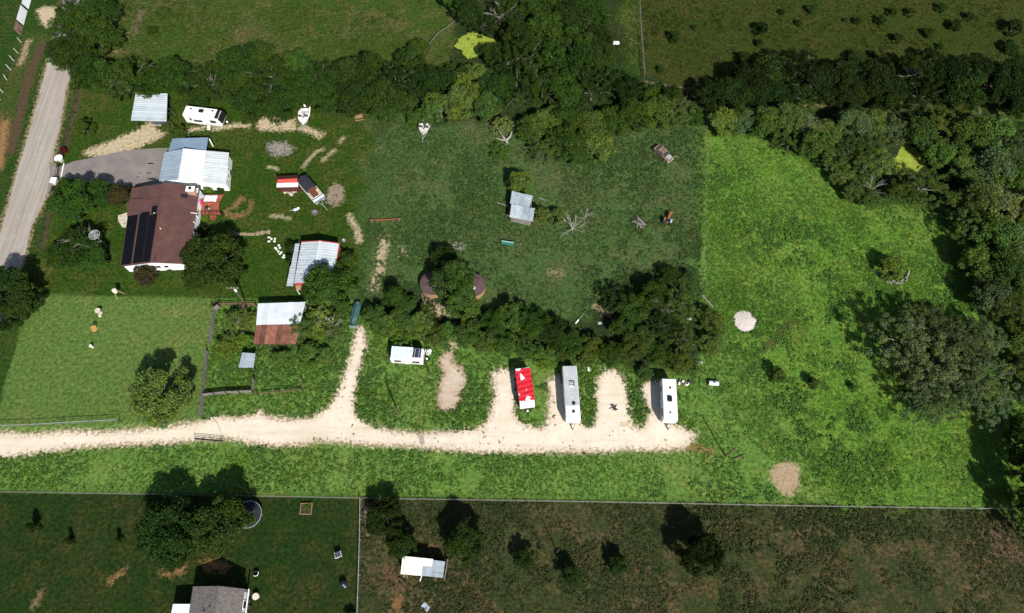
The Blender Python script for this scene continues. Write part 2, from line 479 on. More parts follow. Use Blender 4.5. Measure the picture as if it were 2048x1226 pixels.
dmask = mth('MULTIPLY', rangen(mth('ADD', mth('MULTIPLY', nl, 0.5), mth('MULTIPLY', nmid, 0.5)), 0.46, 0.64, 0, 1), attr('dry', 'Fac'))
dmask = mth('MULTIPLY', dmask, rangen(nf, 0.35, 0.6, 0.25, 1.3))
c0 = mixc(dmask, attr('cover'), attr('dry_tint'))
c0 = mixc(rangen(nmid, 0.42, 0.66, 0, 0.5), c0, mixc(1.0, c0, (1.3, 1.12, 0.9), 'MULTIPLY'))
hs = N.new('ShaderNodeHueSaturation'); L.new(c0, hs.inputs['Color'])
L.new(mth('MULTIPLY', rangen(nf, 0.32, 0.68, 0.50, 1.42), rangen(nvf, 0.3, 0.7, 0.55, 1.36)), hs.inputs['Value'])
smask = rangen(mth('ADD', attr('soil', 'Fac'), mth('MULTIPLY', attr('fray', 'Fac'), mth('ADD', rangen(nf, 0.3, 0.7, -0.7, 0.7), rangen(noise(4.5, 4, 0.7), 0.3, 0.7, -0.55, 0.55)))), -0.4, 0.5, 0, 1)
hs2 = N.new('ShaderNodeHueSaturation'); L.new(attr('soil_tint'), hs2.inputs['Color'])
L.new(mth('MULTIPLY', rangen(nf, 0.3, 0.7, 0.8, 1.15), rangen(nvf, 0.3, 0.7, 0.82, 1.15)), hs2.inputs['Value'])
L.new(mixc(smask, hs.outputs['Color'], hs2.outputs['Color']), b.inputs['Base Color'])
b.inputs['Roughness'].default_value = 0.95; b.inputs['Specular IOR Level'].default_value = 0.05
bp = N.new('ShaderNodeBump'); bp.inputs['Strength'].default_value = 0.8; bp.inputs['Distance'].default_value = 0.35
L.new(mth('ADD', mth('MULTIPLY', nf, 0.7), mth('MULTIPLY', nvf, 0.4)), bp.inputs['Height']); L.new(bp.outputs[0], b.inputs['Normal'])

me = raw_mesh('ground', np.stack([GP[:, 0], GP[:, 1], np.zeros(len(GP))], 1), quads, 4, gm)
def put(name, arr):
    if arr.ndim == 1:
        a = me.attributes.new(name, 'FLOAT', 'POINT'); a.data.foreach_set('value', arr.astype(np.float32))
    else:
        a = me.attributes.new(name, 'FLOAT_COLOR', 'POINT')
        a.data.foreach_set('color', np.concatenate([arr, np.ones((len(arr), 1))], 1).astype(np.float32).ravel())
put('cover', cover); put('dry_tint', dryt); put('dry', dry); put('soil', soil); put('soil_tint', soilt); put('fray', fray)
ground = bpy.data.objects.new('ground', me); link(ground)
tag(ground, 'grassy ground of lawns, pasture and bare soil', kind='structure')

# roads, drives, pads
def worn_sheet(name, label, poly, z, ca, cb, stain, seed, cell=0.4, fray=0.9):
    """loose gravel: a fine sheet whose stones thin out towards the edge (the gaps show the ground beneath), with ruts and stains"""
    q = np.array([(p[0], p[1]) for p in poly]); lo, hi = q.min(0) - 1.5, q.max(0) + 1.5
    xs, ys = np.arange(max(lo[0], -125), min(hi[0], 125), cell), np.arange(lo[1], hi[1], cell)
    X, Y = np.meshgrid(xs, ys); P = np.stack([X.ravel(), Y.ravel()], 1); d = sdf(P, poly, 3.0)
    n = len(xs); k = (np.arange(len(ys) - 1)[:, None] * n + np.arange(n - 1)[None, :]).ravel(); Q = np.stack([k, k + 1, k + n + 1, k + n], 1)
    Q = Q[(d[Q].max(1) > -1.1)]
    use = np.unique(Q); re_ = np.zeros(len(P), int); re_[use] = np.arange(len(use))
    m = bpy.data.materials.new(name)
    global N, L, geo
    t, N, L, b = nodes_of(m)
    geo = N.new('ShaderNodeNewGeometry')
    nb, nm_, nf_, ng = noise(0.12, 4), noise(0.45, 5, 0.6), noise(1.7, 5, 0.65), noise(7, 3, 0.75)
    mp_ = N.new('ShaderNodeMapping'); mp_.inputs['Scale'].default_value = (0.05, 0.9, 1); L.new(geo.outputs['Position'], mp_.inputs['Vector'])
    rt = N.new('ShaderNodeTexNoise'); rt.inputs['Scale'].default_value = 1.0; rt.inputs['Detail'].default_value = 4; L.new(mp_.outputs[0], rt.inputs['Vector'])
    c = mixc(rangen(nm_, 0.35, 0.65, 0, 1), ca, cb)
    c = mixc(rangen(rt.outputs['Fac'], 0.5, 0.7, 0, 0.35), c, stain)
    c = mixc(mth('MULTIPLY', rangen(nb, 0.5, 0.72, 0, 0.7), rangen(nf_, 0.4, 0.62, 0, 1)), c, stain)
    c = mixc(rangen(attr('edge', 'Fac'), 1.3, 0.0, 0, 0.45), c, stain)
    h = N.new('ShaderNodeHueSaturation'); L.new(c, h.inputs['Color']); L.new(mth('MULTIPLY', rangen(nf_, 0.3, 0.7, 0.88, 1.08), rangen(ng, 0.3, 0.7, 0.82, 1.12)), h.inputs['Value'])
    L.new(h.outputs[0], b.inputs['Base Color']); b.inputs['Roughness'].default_value = 0.95; b.inputs['Specular IOR Level'].default_value = 0.08
    tr = N.new('ShaderNodeBsdfTransparent'); mx = N.new('ShaderNodeMixShader')
    L.new(rangen(mth('ADD', attr('edge', 'Fac'), mth('ADD', rangen(nf_, 0.3, 0.7, -fray * 1.35, fray), rangen(ng, 0.3, 0.7, -0.35, 0.35))), -0.1, 0.2, 0, 1), mx.inputs[0])
    L.new(tr.outputs[0], mx.inputs[1]); L.new(b.outputs[0], mx.inputs[2]); L.new(mx.outputs[0], N['Material Output'].inputs['Surface'])
    bp_ = N.new('ShaderNodeBump'); bp_.inputs['Strength'].default_value = 0.5; bp_.inputs['Distance'].default_value = 0.05; L.new(ng, bp_.inputs['Height']); L.new(bp_.outputs[0], b.inputs['Normal'])
    me_ = raw_mesh(name, np.concatenate([P[use], np.full((len(use), 1), z)], 1), re_[Q], 4, m)
    a_ = me_.attributes.new('edge', 'FLOAT', 'POINT'); a_.data.foreach_set('value', d[use].astype(np.float32))
    o_ = bpy.data.objects.new(name, me_); link(o_); return tag(o_, label, kind='structure')
gravel_m = mat('pale_gravel', (0.56, 0.475, 0.375), 0.95, 0.2, 0.25, bump=0.03, spec=0.1, fine=5.0, col2=(0.63, 0.56, 0.465), tex='Object')
worn_sheet('gravel_drive', 'pale caliche gravel drive with parking bays', GRAVEL, 0.012, (0.60, 0.515, 0.40), (0.655, 0.58, 0.475), (0.41, 0.325, 0.235), 3)
worn_sheet('gravel_pad', 'bare sandy pad with ragged grass edges', PAD, 0.012, (0.42, 0.335, 0.25), (0.48, 0.40, 0.315), (0.30, 0.20, 0.13), 5, 0.3)
# road: worn pale asphalt, wheel tracks running along it
rm = bpy.data.materials.new('worn_road')
t, N, L, b = nodes_of(rm)
geo = N.new('ShaderNodeNewGeometry')
mp = N.new('ShaderNodeMapping'); mp.vector_type = 'POINT'; mp.inputs['Rotation'].default_value = (0, 0, R(-3)); mp.inputs['Scale'].default_value = (1.6, 0.06, 1)
L.new(geo.outputs['Position'], mp.inputs['Vector'])
tn = N.new('ShaderNodeTexNoise'); tn.inputs['Scale'].default_value = 1.0; tn.inputs['Detail'].default_value = 5; L.new(mp.outputs[0], tn.inputs['Vector'])
nf, nm = noise(7, 4, 0.7), noise(0.5, 5)
c = mixc(rangen(tn.outputs['Fac'], 0.35, 0.65, 0, 1), (0.245, 0.22, 0.19), (0.33, 0.295, 0.255))
c = mixc(rangen(nm, 0.55, 0.72, 0, 0.5), c, (0.39, 0.345, 0.30))
hs = N.new('ShaderNodeHueSaturation'); L.new(c, hs.inputs['Color']); L.new(rangen(nf, 0.3, 0.7, 0.82, 1.12), hs.inputs['Value'])
L.new(hs.outputs[0], b.inputs['Base Color']); b.inputs['Roughness'].default_value = 0.9; b.inputs['Specular IOR Level'].default_value = 0.15
sheet('road', ragged(ROAD, 0.16, 0.5, 41), 0.008, rm, 'pale worn country road running past the house')
sheet('driveway', ragged(DRIVEWAY, 0.06, 0.5, 51), 0.016, mat('driveway_asphalt', (0.165, 0.148, 0.138), 0.9, 0.3, 0.35, bump=0.008, spec=0.15, fine=5.0, col2=(0.215, 0.19, 0.175)), 'grey asphalt driveway leading to the garage')
# dark oil stains on the driveway
for i, (px, py, w) in enumerate(((301, 327, 0.55), (280, 346, 0.3), (298, 346, 0.4), (304, 358, 0.8), (276, 354, 0.3))):
    p = G(px, py); pts = [(p.x + w * (1 + 0.4 * rng.random()) * math.cos(a * 0.7), p.y + w * 0.35 * math.sin(a * 0.7) * (0.8 + 0.5 * rng.random())) for a in range(9)]
    o = sheet('oil_stain', pts, 0.021, mat('oil', (0.02, 0.018, 0.016), 0.6, 0.3)); o['label'] = 'dark oil stain on the grey driveway'
# ponds covered with algae
pond_m = mat('algae_water', (0.20, 0.26, 0.030), 0.6, 0.45, 0.5, bump=0.01, fine=1.5, spec=0.3, col2=(0.25, 0.30, 0.04))
sheet('pond', ragged(GL([(908, 92), (920, 76), (943, 62), (962, 68), (985, 78), (993, 86), (975, 100), (956, 112), (936, 118), (925, 102)]), 0.25, 0.5, 61), 0.03, pond_m, 'pond covered in yellow-green algae beside the dark trees')
sheet('pond', ragged(GL([(1780, 318), (1800, 300), (1814, 285), (1840, 305), (1850, 330), (1830, 350), (1800, 352), (1770, 345)]), 0.3, 0.5, 71), 0.03, pond_m, 'algae pond glimpsed between the lot trees')

# ------------------------------------------------------------------ weeds and rough grass: far too many to count
def ring(px, py, r, n=20):
    p = G(px, py); return [Vector((p.x + r * math.cos(2 * math.pi * k / n), p.y + r * math.sin(2 * math.pi * k / n), 0)) for k in range(n)]
KEEP_OUT = [GRAVEL, PAD, ROAD, DRIVEWAY, ring(1490, 642, 2.2), ring(500, 1030, 2.2), ring(613, 1018, 1.3), GL([(1541, 940), (1558, 926), (1588, 924), (1601, 945), (1596, 972), (1578, 997), (1560, 980), (1546, 965)]),
            GL([(400, 388), (448, 388), (448, 432), (400, 432)]), GL([(444, 463), (543, 463), (543, 472), (444, 472)])]
def scatter(name, label, polys, n_per_m2, size, m, seed, skip=(), clump=1.0, leaves=9, height=0.8, margin=0.05, patchy=0.45):
    rs = np.random.RandomState(seed)
    pts = []
    for poly in polys:
        q = np.array([(p[0], p[1]) for p in poly]); lo, hi = q.min(0), q.max(0)
        lo = np.maximum(lo, (-128, -3)); hi = np.minimum(hi, (128, 140))
        k = int((hi - lo).prod() * n_per_m2)
        P = lo + rs.rand(k, 2) * (hi - lo)
        pts.append(P[inside(P, q)])
    P = np.concatenate(pts)
    dens = 0.55 * vnoise(P, 7.0, seed + 5) + 0.45 * vnoise(P, 1.8, seed + 6)
    P = P[dens > patchy * (0.75 + 0.5 * rs.rand(len(P)))]
    # only what the camera's surroundings can show
    half = 12 + (P[:, 1] * ST + CAM_H * CT) * 0.75
    P = P[np.abs(P[:, 0]) < half]
    for poly in list(KEEP_OUT) + list(skip):
        s = sdf(P, poly, 2.0)
        P = P[s + (rs.rand(len(P)) - 0.5) * 0.5 < margin]
    n = len(P)
    ang = rs.rand(n, leaves) * 2 * np.pi
    s = (size[0] + (size[1] - size[0]) * rs.rand(n, 1) ** 2.0) * (0.55 + 0.95 * vnoise(P, 8.5, seed + 9)[:, None])
    rr = rs.rand(n, leaves) ** 0.6
    d = np.stack([np.cos(ang), np.sin(ang)], 2)
    base = P[:, None, :] + d * (rr * s * 0.55)[..., None] * clump
    ln = s * (0.45 + 0.5 * rs.rand(n, leaves))
    tip = base + d * (ln * 0.7)[..., None]
    wd = s * (0.16 + 0.18 * rs.rand(n, leaves))
    side = np.stack([-d[..., 1], d[..., 0]], 2) * wd[..., None]
    zb = s * height * (1.0 - 0.75 * rr) * (0.5 + 0.7 * rs.rand(n, leaves))
    zt = np.maximum(zb + s * (rs.rand(n, leaves) - 0.55) * 0.6, 0.02)
    V = np.empty((n, leaves, 3, 3))
    V[:, :, 0, :2] = base - side; V[:, :, 1, :2] = base + side; V[:, :, 2, :2] = tip
    V[:, :, 0, 2] = zb + 0.02; V[:, :, 1, 2] = zb + 0.02 + s * 0.15 * (rs.rand(n, leaves) - 0.5); V[:, :, 2, 2] = zt
    V = V.reshape(-1, 3)
    o = bpy.data.objects.new(name, raw_mesh(name, V, np.arange(len(V)).reshape(-1, 3), 3, m))
    link(o); tag(o, label, kind='stuff')
    return n
# ================================================================== BUILDINGS
roof_white = mat('white_metal_roof', (0.62, 0.66, 0.69), 0.5, 0.12, 0.5, spec=0.3, rand=0.12, fine=3.0)
roof_pale = mat('pale_ribbed_roof', (0.43, 0.48, 0.51), 0.45, 0.14, 0.5, spec=0.3, rand=0.14, fine=3.0)
roof_blue = mat('pale_blue_metal_roof', (0.20, 0.28, 0.37), 0.45, 0.15, 0.5, spec=0.4, rand=0.15, fine=3.0)
roof_grey = mat('galvanised_roof', (0.30, 0.36, 0.40), 0.45, 0.25, 0.7, spec=0.4, rand=0.3, fine=3.0, col2=(0.42, 0.47, 0.50))
roof_cream = mat('cream_metal_roof', (0.72, 0.72, 0.58), 0.5, 0.1, 0.5, spec=0.3, rand=0.05)
roof_rust = mat('rusted_metal_roof', (0.22, 0.088, 0.055), 0.8, 0.5, 0.9, spec=0.2, rand=0.62, fine=4.0, col2=(0.30, 0.15, 0.10))
shingle_brown = mat('brown_shingles', (0.080, 0.039, 0.036), 0.9, 0.38, 0.5, bump=0.03, fine=4.0, col2=(0.112, 0.050, 0.040))
shingle_grey = mat('grey_shingles', (0.135, 0.12, 0.11), 0.9, 0.45, 2.5, bump=0.02, fine=6.0, col2=(0.085, 0.075, 0.07))
siding_white = mat('white_siding', (0.72, 0.74, 0.75), 0.6, 0.08, 0.6, fine=4.0)
trim_white = mat('white_trim', (0.78, 0.77, 0.74), 0.55, 0.08, 1.0)
red_trim = mat('red_trim', (0.42, 0.07, 0.06), 0.6, 0.2, 1.0)
wood_grey = mat('weathered_wood', (0.22, 0.205, 0.19), 0.85, 0.35, 2.0, bump=0.01, rand=0.3, fine=9)
wood_dark = mat('dark_wood', (0.06, 0.045, 0.035), 0.85, 0.35, 2.0, rand=0.3)
wood_tan = mat('bare_timber', (0.36, 0.22, 0.12), 0.8, 0.3, 2.0, rand=0.25)
maroon = mat('maroon_boards', (0.085, 0.022, 0.018), 0.75, 0.3, 1.5)
red_sheet = mat('bright_red_sheet', (0.50, 0.075, 0.055), 0.5, 0.15, 0.8)
deck_red = mat('red_stained_boards', (0.33, 0.095, 0.055), 0.7, 0.3, 1.5, rand=0.35)
black_m = mat('black_metal', (0.015, 0.015, 0.017), 0.5, 0.3, 2.0)
steel = mat('galvanised_steel', (0.45, 0.46, 0.46), 0.4, 0.2, 2.0, metal=0.3)
glass = mat('window_glass', (0.02, 0.025, 0.03), 0.12, 0.1, 1.0, spec=0.6)
brick = mat('pale_brick', (0.40, 0.25, 0.19), 0.85, 0.3, 3.0)
stone = mat('limestone', (0.52, 0.46, 0.37), 0.9, 0.3, 1.5, bump=0.02, rand=0.15)
rubber = mat('black_rubber', (0.018, 0.018, 0.018), 0.85, 0.2, 3.0)
solar = mat('solar_glass', (0.005, 0.005, 0.008), 0.6, 0.2, 1.0, spec=0.12)

def lerp(a, b, t):
    return a + (b - a) * t
def rib_panels(parent, e0, e1, r0, r1, n, m, rib=0.5, h=0.06, name='roof_panel', t=0.03):
    """a metal slope as n separate sheets side by side from eave to ridge, each with standing ribs and an overlap lip"""
    for i in range(n):
        u0, u1 = i / n, (i + 1) / n
        a0, a1, b0, b1 = lerp(e0, e1, u0), lerp(e0, e1, u1), lerp(r0, r1, u0), lerp(r0, r1, u1)
        nr = (a1 - a0).cross(b0 - a0).normalized()
        if nr.z < 0: nr = -nr
        w = (a1 - a0).length
        k = max(1, round(w / rib))
        prof = [(0.0, 0.0)]
        for j in range(k):
            c = (j + 0.5) / k; d = 0.055 / w
            prof += [(c - d * 1.5, 0.0), (c - d * 0.6, h), (c + d * 0.6, h), (c + d * 1.5, 0.0)]
        prof += [(0.997, 0.0)]
        lift = nr * (0.028 * (i % 2) + 0.01 * rng.random())
        over = (a0 - b0).normalized() * (0.05 * (rng.random() - 0.3))
        vs, fs = [], []
        for (u, z) in prof:
            vs += [lerp(a0, a1, u) + nr * z + lift + over, lerp(b0, b1, u) + nr * z + lift]
        q = len(prof)
        for j in range(q - 1):
            fs.append((2 * j, 2 * j + 2, 2 * j + 3, 2 * j + 1))
        s = len(vs)
        vs += [a0 - nr * t, a1 - nr * t, b1 - nr * t, b0 - nr * t]
        fs += [(s, s + 3, s + 2, s + 1), (s, 0, 1, s + 3), (s + 1, s + 2, 2 * q - 1, 2 * q - 2)]
        mb = MB().add(vs, fs)
        if (vs[2] - vs[0]).cross(vs[1] - vs[0]).z < 0:
            mb.f = [f[::-1] for f in mb.f]
        mb.build(name, m, parent)
def wall_between(parent, a, b, z0a, z1a, z1b, m, name='wall', t=0.14, peak=None):
    """upright wall from a to b; top heights z1a, z1b; peak=(fraction, z) for a gable"""
    a, b = Vector((a.x, a.y, 0)), Vector((b.x, b.y, 0))
    n = Vector((-(b - a).y, (b - a).x, 0)).normalized() * (t / 2)
    top = [(0.0, z1a)] + ([peak] if peak else []) + [(1.0, z1b)]
    f = [(lerp(a, b, 0), z0a), (lerp(a, b, 1), z0a)] + [(lerp(a, b, u), z) for u, z in reversed(top)]
    k = len(f)
    vs = [p + n + Vector((0, 0, z)) for p, z in f] + [p - n + Vector((0, 0, z)) for p, z in f]
    fs = [tuple(range(k)), tuple(range(2 * k - 1, k - 1, -1))] + [(i, i + k, (i + 1) % k + k, (i + 1) % k) for i in range(k)]
    return MB().add(vs, fs).build(name, m, parent)
def window_on(parent, a, b, u, w, h, zc, out, fm=None):
    """window standing proud of the wall a-b at fraction u: frame with its pane as a sub-part"""
    a, b = Vector((a.x, a.y, 0)), Vector((b.x, b.y, 0))
    d = (b - a).normalized(); n = Vector((d.y, -d.x, 0)) * out
    c = lerp(a, b, u) + Vector((0, 0, zc)) + n * 0.1
    rz = math.atan2(d.y, d.x); mb = MB()
    for sx, sz, ww, hh in ((0, h / 2, w + 0.16, 0.1), (0, -h / 2, w + 0.16, 0.1), (-w / 2, 0, 0.1, h - 0.1), (w / 2, 0, 0.1, h - 0.1)):
        mb.box(c + d * sx + Vector((0, 0, sz)), (ww, 0.09, hh), rz)
    fr = mb.build('window', fm or trim_white, parent)
    MB().box(c - n * 0.01, (w - 0.1, 0.03, h - 0.1), rz).build('pane', glass, fr)
    return fr
def posts(parent, pts, z, w=0.12, m=None, name='post'):
    for p in pts:
        MB().box((p.x, p.y, z / 2), (w, w, z)).build(name, m or wood_dark, parent)
def gable_house(name, label, cat, wN, rN, eN, wS, rS, eS, zw, zr, ze, wall_m, inset=0.35):
    """roof corner points from the survey at their heights; ridge runs north-south"""
    W0, R0, E0 = G(*wN, zw), G(*rN, zr), G(*eN, ze)
    W1, R1, E1 = G(*wS, zw), G(*rS, zr), G(*eS, ze)
    o = root(name, label, cat, Vector(((W0.x + E1.x) / 2, (W0.y + W1.y) / 2, 0)))
    ew = (E0 - W0); ew.z = 0; ew.normalize(); ns = (R1 - R0); ns.z = 0; ns.normalize()
    a, b = W0 + ew * inset + ns * inset, E0 - ew * inset + ns * inset
    c, d = W1 + ew * inset - ns * inset, E1 - ew * inset - ns * inset
    def pk(p, q, r):
        v = Vector((q.x - p.x, q.y - p.y, 0)); return max(0.05, min(0.95, Vector((r.x - p.x, r.y - p.y, 0)).dot(v) / v.length_squared))
    lw = lambda f: zw + (zr - zw) * f - 0.16
    le = lambda f: ze + (zr - ze) * f - 0.16
    wl = lw(inset / max((R0 - W0).to_2d().length, 1)); el = le(inset / max((E0 - R0).to_2d().length, 1))
    wall_between(o, a, b, 0, wl, el, wall_m, peak=(pk(a, b, R0), zr - 0.18))
    wall_between(o, c, d, 0, wl, el, wall_m, peak=(pk(c, d, R1), zr - 0.18))
    wall_between(o, a + ns * 0.08, c - ns * 0.08, 0, wl, wl, wall_m)
    wall_between(o, b + ns * 0.08, d - ns * 0.08, 0, el, el, wall_m)
    return o, (W0, R0, E0, W1, R1, E1), (a, b, c, d)

# ---- brown house
ho, (W0, R0, E0, W1, R1, E1), (a, b, c, d) = gable_house('ranch_house', 'white house with brown shingle roof and black solar panels on its west slope', 'house',
    (263, 376), (329, 366), (400, 372), (241, 533), (304, 525), (377, 528), 2.7, 4.7, 2.7, siding_white)
rf = MB().slab([W0, R0, R1, W1], 0.14).build('roof', shingle_brown, ho)
rf2 = MB().slab([R0, E0, E1, R1], 0.14).build('roof', shingle_brown, ho)
MB().tube([R0 + Vector((0, 0, 0.03)), R1 + Vector((0, 0, 0.03))], 0.16, n=6).build('ridge_cap', mat('ridge_shingle', (0.12, 0.05, 0.038), 0.9, 0.3, 2.0), ho)
# west wing with its own lower slope standing proud of the main one
wing = [G(253, 409, 2.95), G(264, 397, 3.25), G(309, 398, 4.2), G(306, 425, 4.2), G(255, 431, 2.95)]
MB().slab(wing, 0.12).build('wing_roof', shingle_brown, ho)
wall_between(ho, wing[0] + Vector((0.5, -0.2, 0)), wing[4] + Vector((0.5, 0.2, 0)), 0, 2.6, 2.6, siding_white)
for x0, y0, x1, y1 in ((256, 431, 273, 430), (317, 424, 307, 426), (367, 424, 396, 427)):
    zz = 2.85 if x0 < 300 else (4.45 if x0 < 350 else 3.2)
    MB().beam(G(x0, y0, zz), G(x1, y1, zz if x0 != 367 else 2.78), 0.12, 0.05).build('flashing', trim_white, ho)
def slope_pt(u, v, lift=0.07):
    """point on the west slope: u north to south, v eave to ridge"""
    p = lerp(lerp(W0, W1, u), lerp(R0, R1, u), v)
    nn = (W1 - W0).cross(R0 - W0).normalized(); nn = nn if nn.z > 0 else -nn
    return p + nn * lift
def solar_bank(u0, u1, v0, v1, nu, nv):
    for i in range(nu):
        for j in range(nv):
            g = 0.0012
            q = [slope_pt(lerp(u0, u1, i / nu) + g, lerp(v0, v1, j / nv) + g), slope_pt(lerp(u0, u1, (i + 1) / nu) - g, lerp(v0, v1, j / nv) + g),
                 slope_pt(lerp(u0, u1, (i + 1) / nu) - g, lerp(v0, v1, (j + 1) / nv) - g), slope_pt(lerp(u0, u1, i / nu) + g, lerp(v0, v1, (j + 1) / nv) - g)]
            MB().slab(q, 0.04).build('solar_panel', solar, ho)
solar_bank(0.365, 0.985, 0.02, 0.33, 6, 1)
solar_bank(0.35, 0.985, 0.39, 0.68, 6, 1)
solar_bank(0.40, 0.985, 0.69, 0.93, 6, 1)
solar_bank(0.29, 0.39, 0.74, 0.90, 1, 1)
ch = G(386, 385, 3.2)
cy = MB().box((ch.x, ch.y, 3.5), (1.5, 1.0, 1.9)).build('chimney', brick, ho)
MB().box((ch.x, ch.y, 4.5), (1.7, 1.2, 0.12)).build('chimney_cap', trim_white, cy)
MB().box((ch.x, ch.y, 4.68), (0.5, 0.4, 0.3)).build('chimney_flue', black_m, cy)
MB().beam(G(395, 376, 3.3), G(394, 385, 3.3), 0.35, 0.06).build('flashing', trim_white, ho)
sk = G(368, 392, 3.75)
s1 = MB().box((sk.x, sk.y, 3.74), (1.2, 0.55, 0.18), 0, 0, R(14)).build('skylight', black_m, ho)
MB().box((sk.x, sk.y, 3.86), (0.95, 0.36, 0.05), 0, 0, R(14)).build('pane', glass, s1)
for px, py, zz in ((321, 457, 4.65), (311, 517, 4.6), (388, 444, 3.0)):
    p = G(px, py, zz); MB().tube([p - Vector((0, 0, 0.4)), p + Vector((0, 0, 0.25))], 0.07, n=8).build('vent_pipe', trim_white if py != 517 else black_m, ho)
for u in (0.52, 0.64): window_on(ho, c, d, u, 0.9, 1.0, 1.6, 1)
for u in (0.32, 0.55, 0.75): window_on(ho, b, d, u, 1.1, 1.2, 1.6, -1)
dp = lerp(b, d, 0.2)
dr = MB().box((dp.x + 0.1, dp.y, 1.05), (0.08, 0.95, 2.1)).build('door', trim_white, ho)
MB().box((dp.x + 0.17, dp.y - 0.36, 1.0), (0.06, 0.1, 0.06)).build('handle', steel, dr)
# limestone patio beside the west wall
sheet('patio', GL([(254, 425), (236, 431), (236, 441), (245, 455), (256, 455)]), 0.02, stone, 'pale flagstone patio at the west side of the house')
for i, (px, py) in enumerate(((240, 432), (246, 434), (240, 440), (247, 441), (252, 436), (246, 448), (252, 446))):
    p = G(px, py); MB().prism([(p.x + (0.34 + 0.12 * rng.random()) * math.cos(k), p.y + (0.3 + 0.1 * rng.random()) * math.sin(k)) for k in (0.2, 1.2, 2.3, 3.4, 4.5, 5.5)], 0.015, 0.06).build('flagstone', stone, bpy.data.objects['patio'])

# ---- red deck on the east side
dk0 = G(423, 408)
do = root('deck', 'red stained wooden deck with black railing behind the brown-roofed house', 'deck', dk0)
rows = [(389, 402, 447), (394, 402, 444), (399, 401, 442), (404, 401, 439), (409, 401, 438), (414, 401, 438), (419, 401, 439), (424, 401, 440), (429, 401, 446)]
for (y, x0, x1), (y2, _, x3) in zip(rows[:-1], rows[1:]):
    p, q, p2, q2 = G(x0, y, 0.5), G(x1, y, 0.5), G(x0, y2, 0.5), G(x3, y2, 0.5)
    for k in range(2):
        u, v = k / 2, (k + 1) / 2 - 0.03
        MB().slab([lerp(p, p2, u), lerp(q, q2, u), lerp(q, q2, v), lerp(p, p2, v)], 0.05).build('deck_board', deck_red, do)
for k in range(3):
    p, q = G(420, 432 + k * 3.2, 0.42 - 0.13 * k), G(432, 432 + k * 3.2, 0.42 - 0.13 * k)
    MB().beam(p, q, 0.3, 0.05).build('step', deck_red, do)
rail = GL([(401, 424), (438, 423), (446, 430)], 1.35)
rail_base = GL([(401, 424), (438, 423), (446, 430)], 0.5)
for i in range(2):
    MB().beam(rail[i], rail[i + 1], 0.1, 0.08).build('rail', black_m, do)
    for k in range(5):
        p = lerp(rail[i], rail[i + 1], k / 5); MB().beam((p.x, p.y, 0.5), (p.x, p.y, 1.3), 0.05, 0.05).build('baluster', black_m, do)
for px, py in ((402, 391), (444, 390), (438, 410), (402, 428), (430, 428)):
    p = G(px, py, 0.45); MB().box((p.x, p.y, 0.22), (0.12, 0.12, 0.44)).build('post', wood_dark, do)
def crumpled(name, label, cat, c, sx, sy, h, m, seed, z0=0.0):
    """a cloth or tarp lying in folds"""
    rs = random.Random(seed); n = 9; vs, fs = [], []
    for i in range(n):
        for j in range(n):
            u, v = i / (n - 1) - 0.5, j / (n - 1) - 0.5
            edge = max(0, 1 - (2 * max(abs(u), abs(v))) ** 3)
            vs.append((c.x + sx * u * (1 + 0.25 * (rs.random() - 0.5)), c.y + sy * v * (1 + 0.25 * (rs.random() - 0.5)), z0 + 0.03 + h * edge * (0.35 + 0.65 * rs.random())))
    for i in range(n - 1):
        for j in range(n - 1):
            k = i * n + j; fs.append((k, k + n, k + n + 1, k + 1))
    o = MB().add(vs, fs).build(name, m, None)
    so = o.modifiers.new('thick', 'SOLIDIFY'); so.thickness = 0.03
    return tag(o, label, cat)
white_cloth = mat('white_cloth', (0.75, 0.75, 0.73), 0.8, 0.1, 2.0)
crumpled('tarp', 'crumpled white tarp lying on the red deck', 'tarp', G(421, 397, 0.5), 2.6, 1.4, 0.5, white_cloth, 3, 0.52)
p = G(407, 397, 0.5)
tb = root('patio_table', 'grey glass patio table with thin legs on the red deck by the house', 'table', p)
MB().box((p.x, p.y, 1.22), (0.9, 0.7, 0.05), 0.5).build('table_top', mat('grey_glass', (0.35, 0.40, 0.40), 0.3, 0.1), tb)
for sx in (-1, 1):
    for sy in (-1, 1):
        MB().beam((p.x + sx * 0.3, p.y + sy * 0.2, 0.52), (p.x + sx * 0.3, p.y + sy * 0.2, 1.2), 0.05, 0.05).build('leg', black_m, tb)
def chair(loc, rz, m, label, group=None, s=1.0):
    o = root('garden_chair', label, 'chair', loc, rz, group)
    z0 = 0
    MB().box((0, 0, 0.42 * s), (0.5 * s, 0.5 * s, 0.06)).build('seat', m, o, False)
    MB().box((0, 0.26 * s, 0.75 * s), (0.5 * s, 0.06, 0.62 * s), 0, R(-12)).build('backrest', m, o, False)
    for x in (-1, 1):
        for y in (-1, 1):
            MB().box((x * 0.22 * s, y * 0.22 * s, 0.2 * s), (0.05, 0.05, 0.4 * s)).build('leg', m, o, False)
        MB().box((x * 0.27 * s, 0, 0.62 * s), (0.06, 0.5 * s, 0.05)).build('armrest', m, o, False)
    return o
pp = G(405, 409, 0.5); pp.z = 0.52
chair(pp, R(40), mat('magenta_cloth', (0.50, 0.03, 0.13), 0.7, 0.15), 'magenta chair on the red deck', s=1.2)
p = G(416, 421, 0.5); p.z = 0.52
gr = root('barbecue', 'black kettle barbecue on the red deck beside the railing', 'barbecue', p)
MB().lathe((0, 0, 0.55), [(0.08, 0), (0.3, 0.12), (0.34, 0.25), (0.3, 0.38), (0.1, 0.47), (0.02, 0.48)], 14).build('kettle', black_m, gr, False, True)
for k in range(3):
    a = k * 2.1; MB().tube([(0.12 * math.cos(a), 0.12 * math.sin(a), 0.6), (0.34 * math.cos(a), 0.34 * math.sin(a), 0.0)], 0.025).build('leg', steel, gr, False)
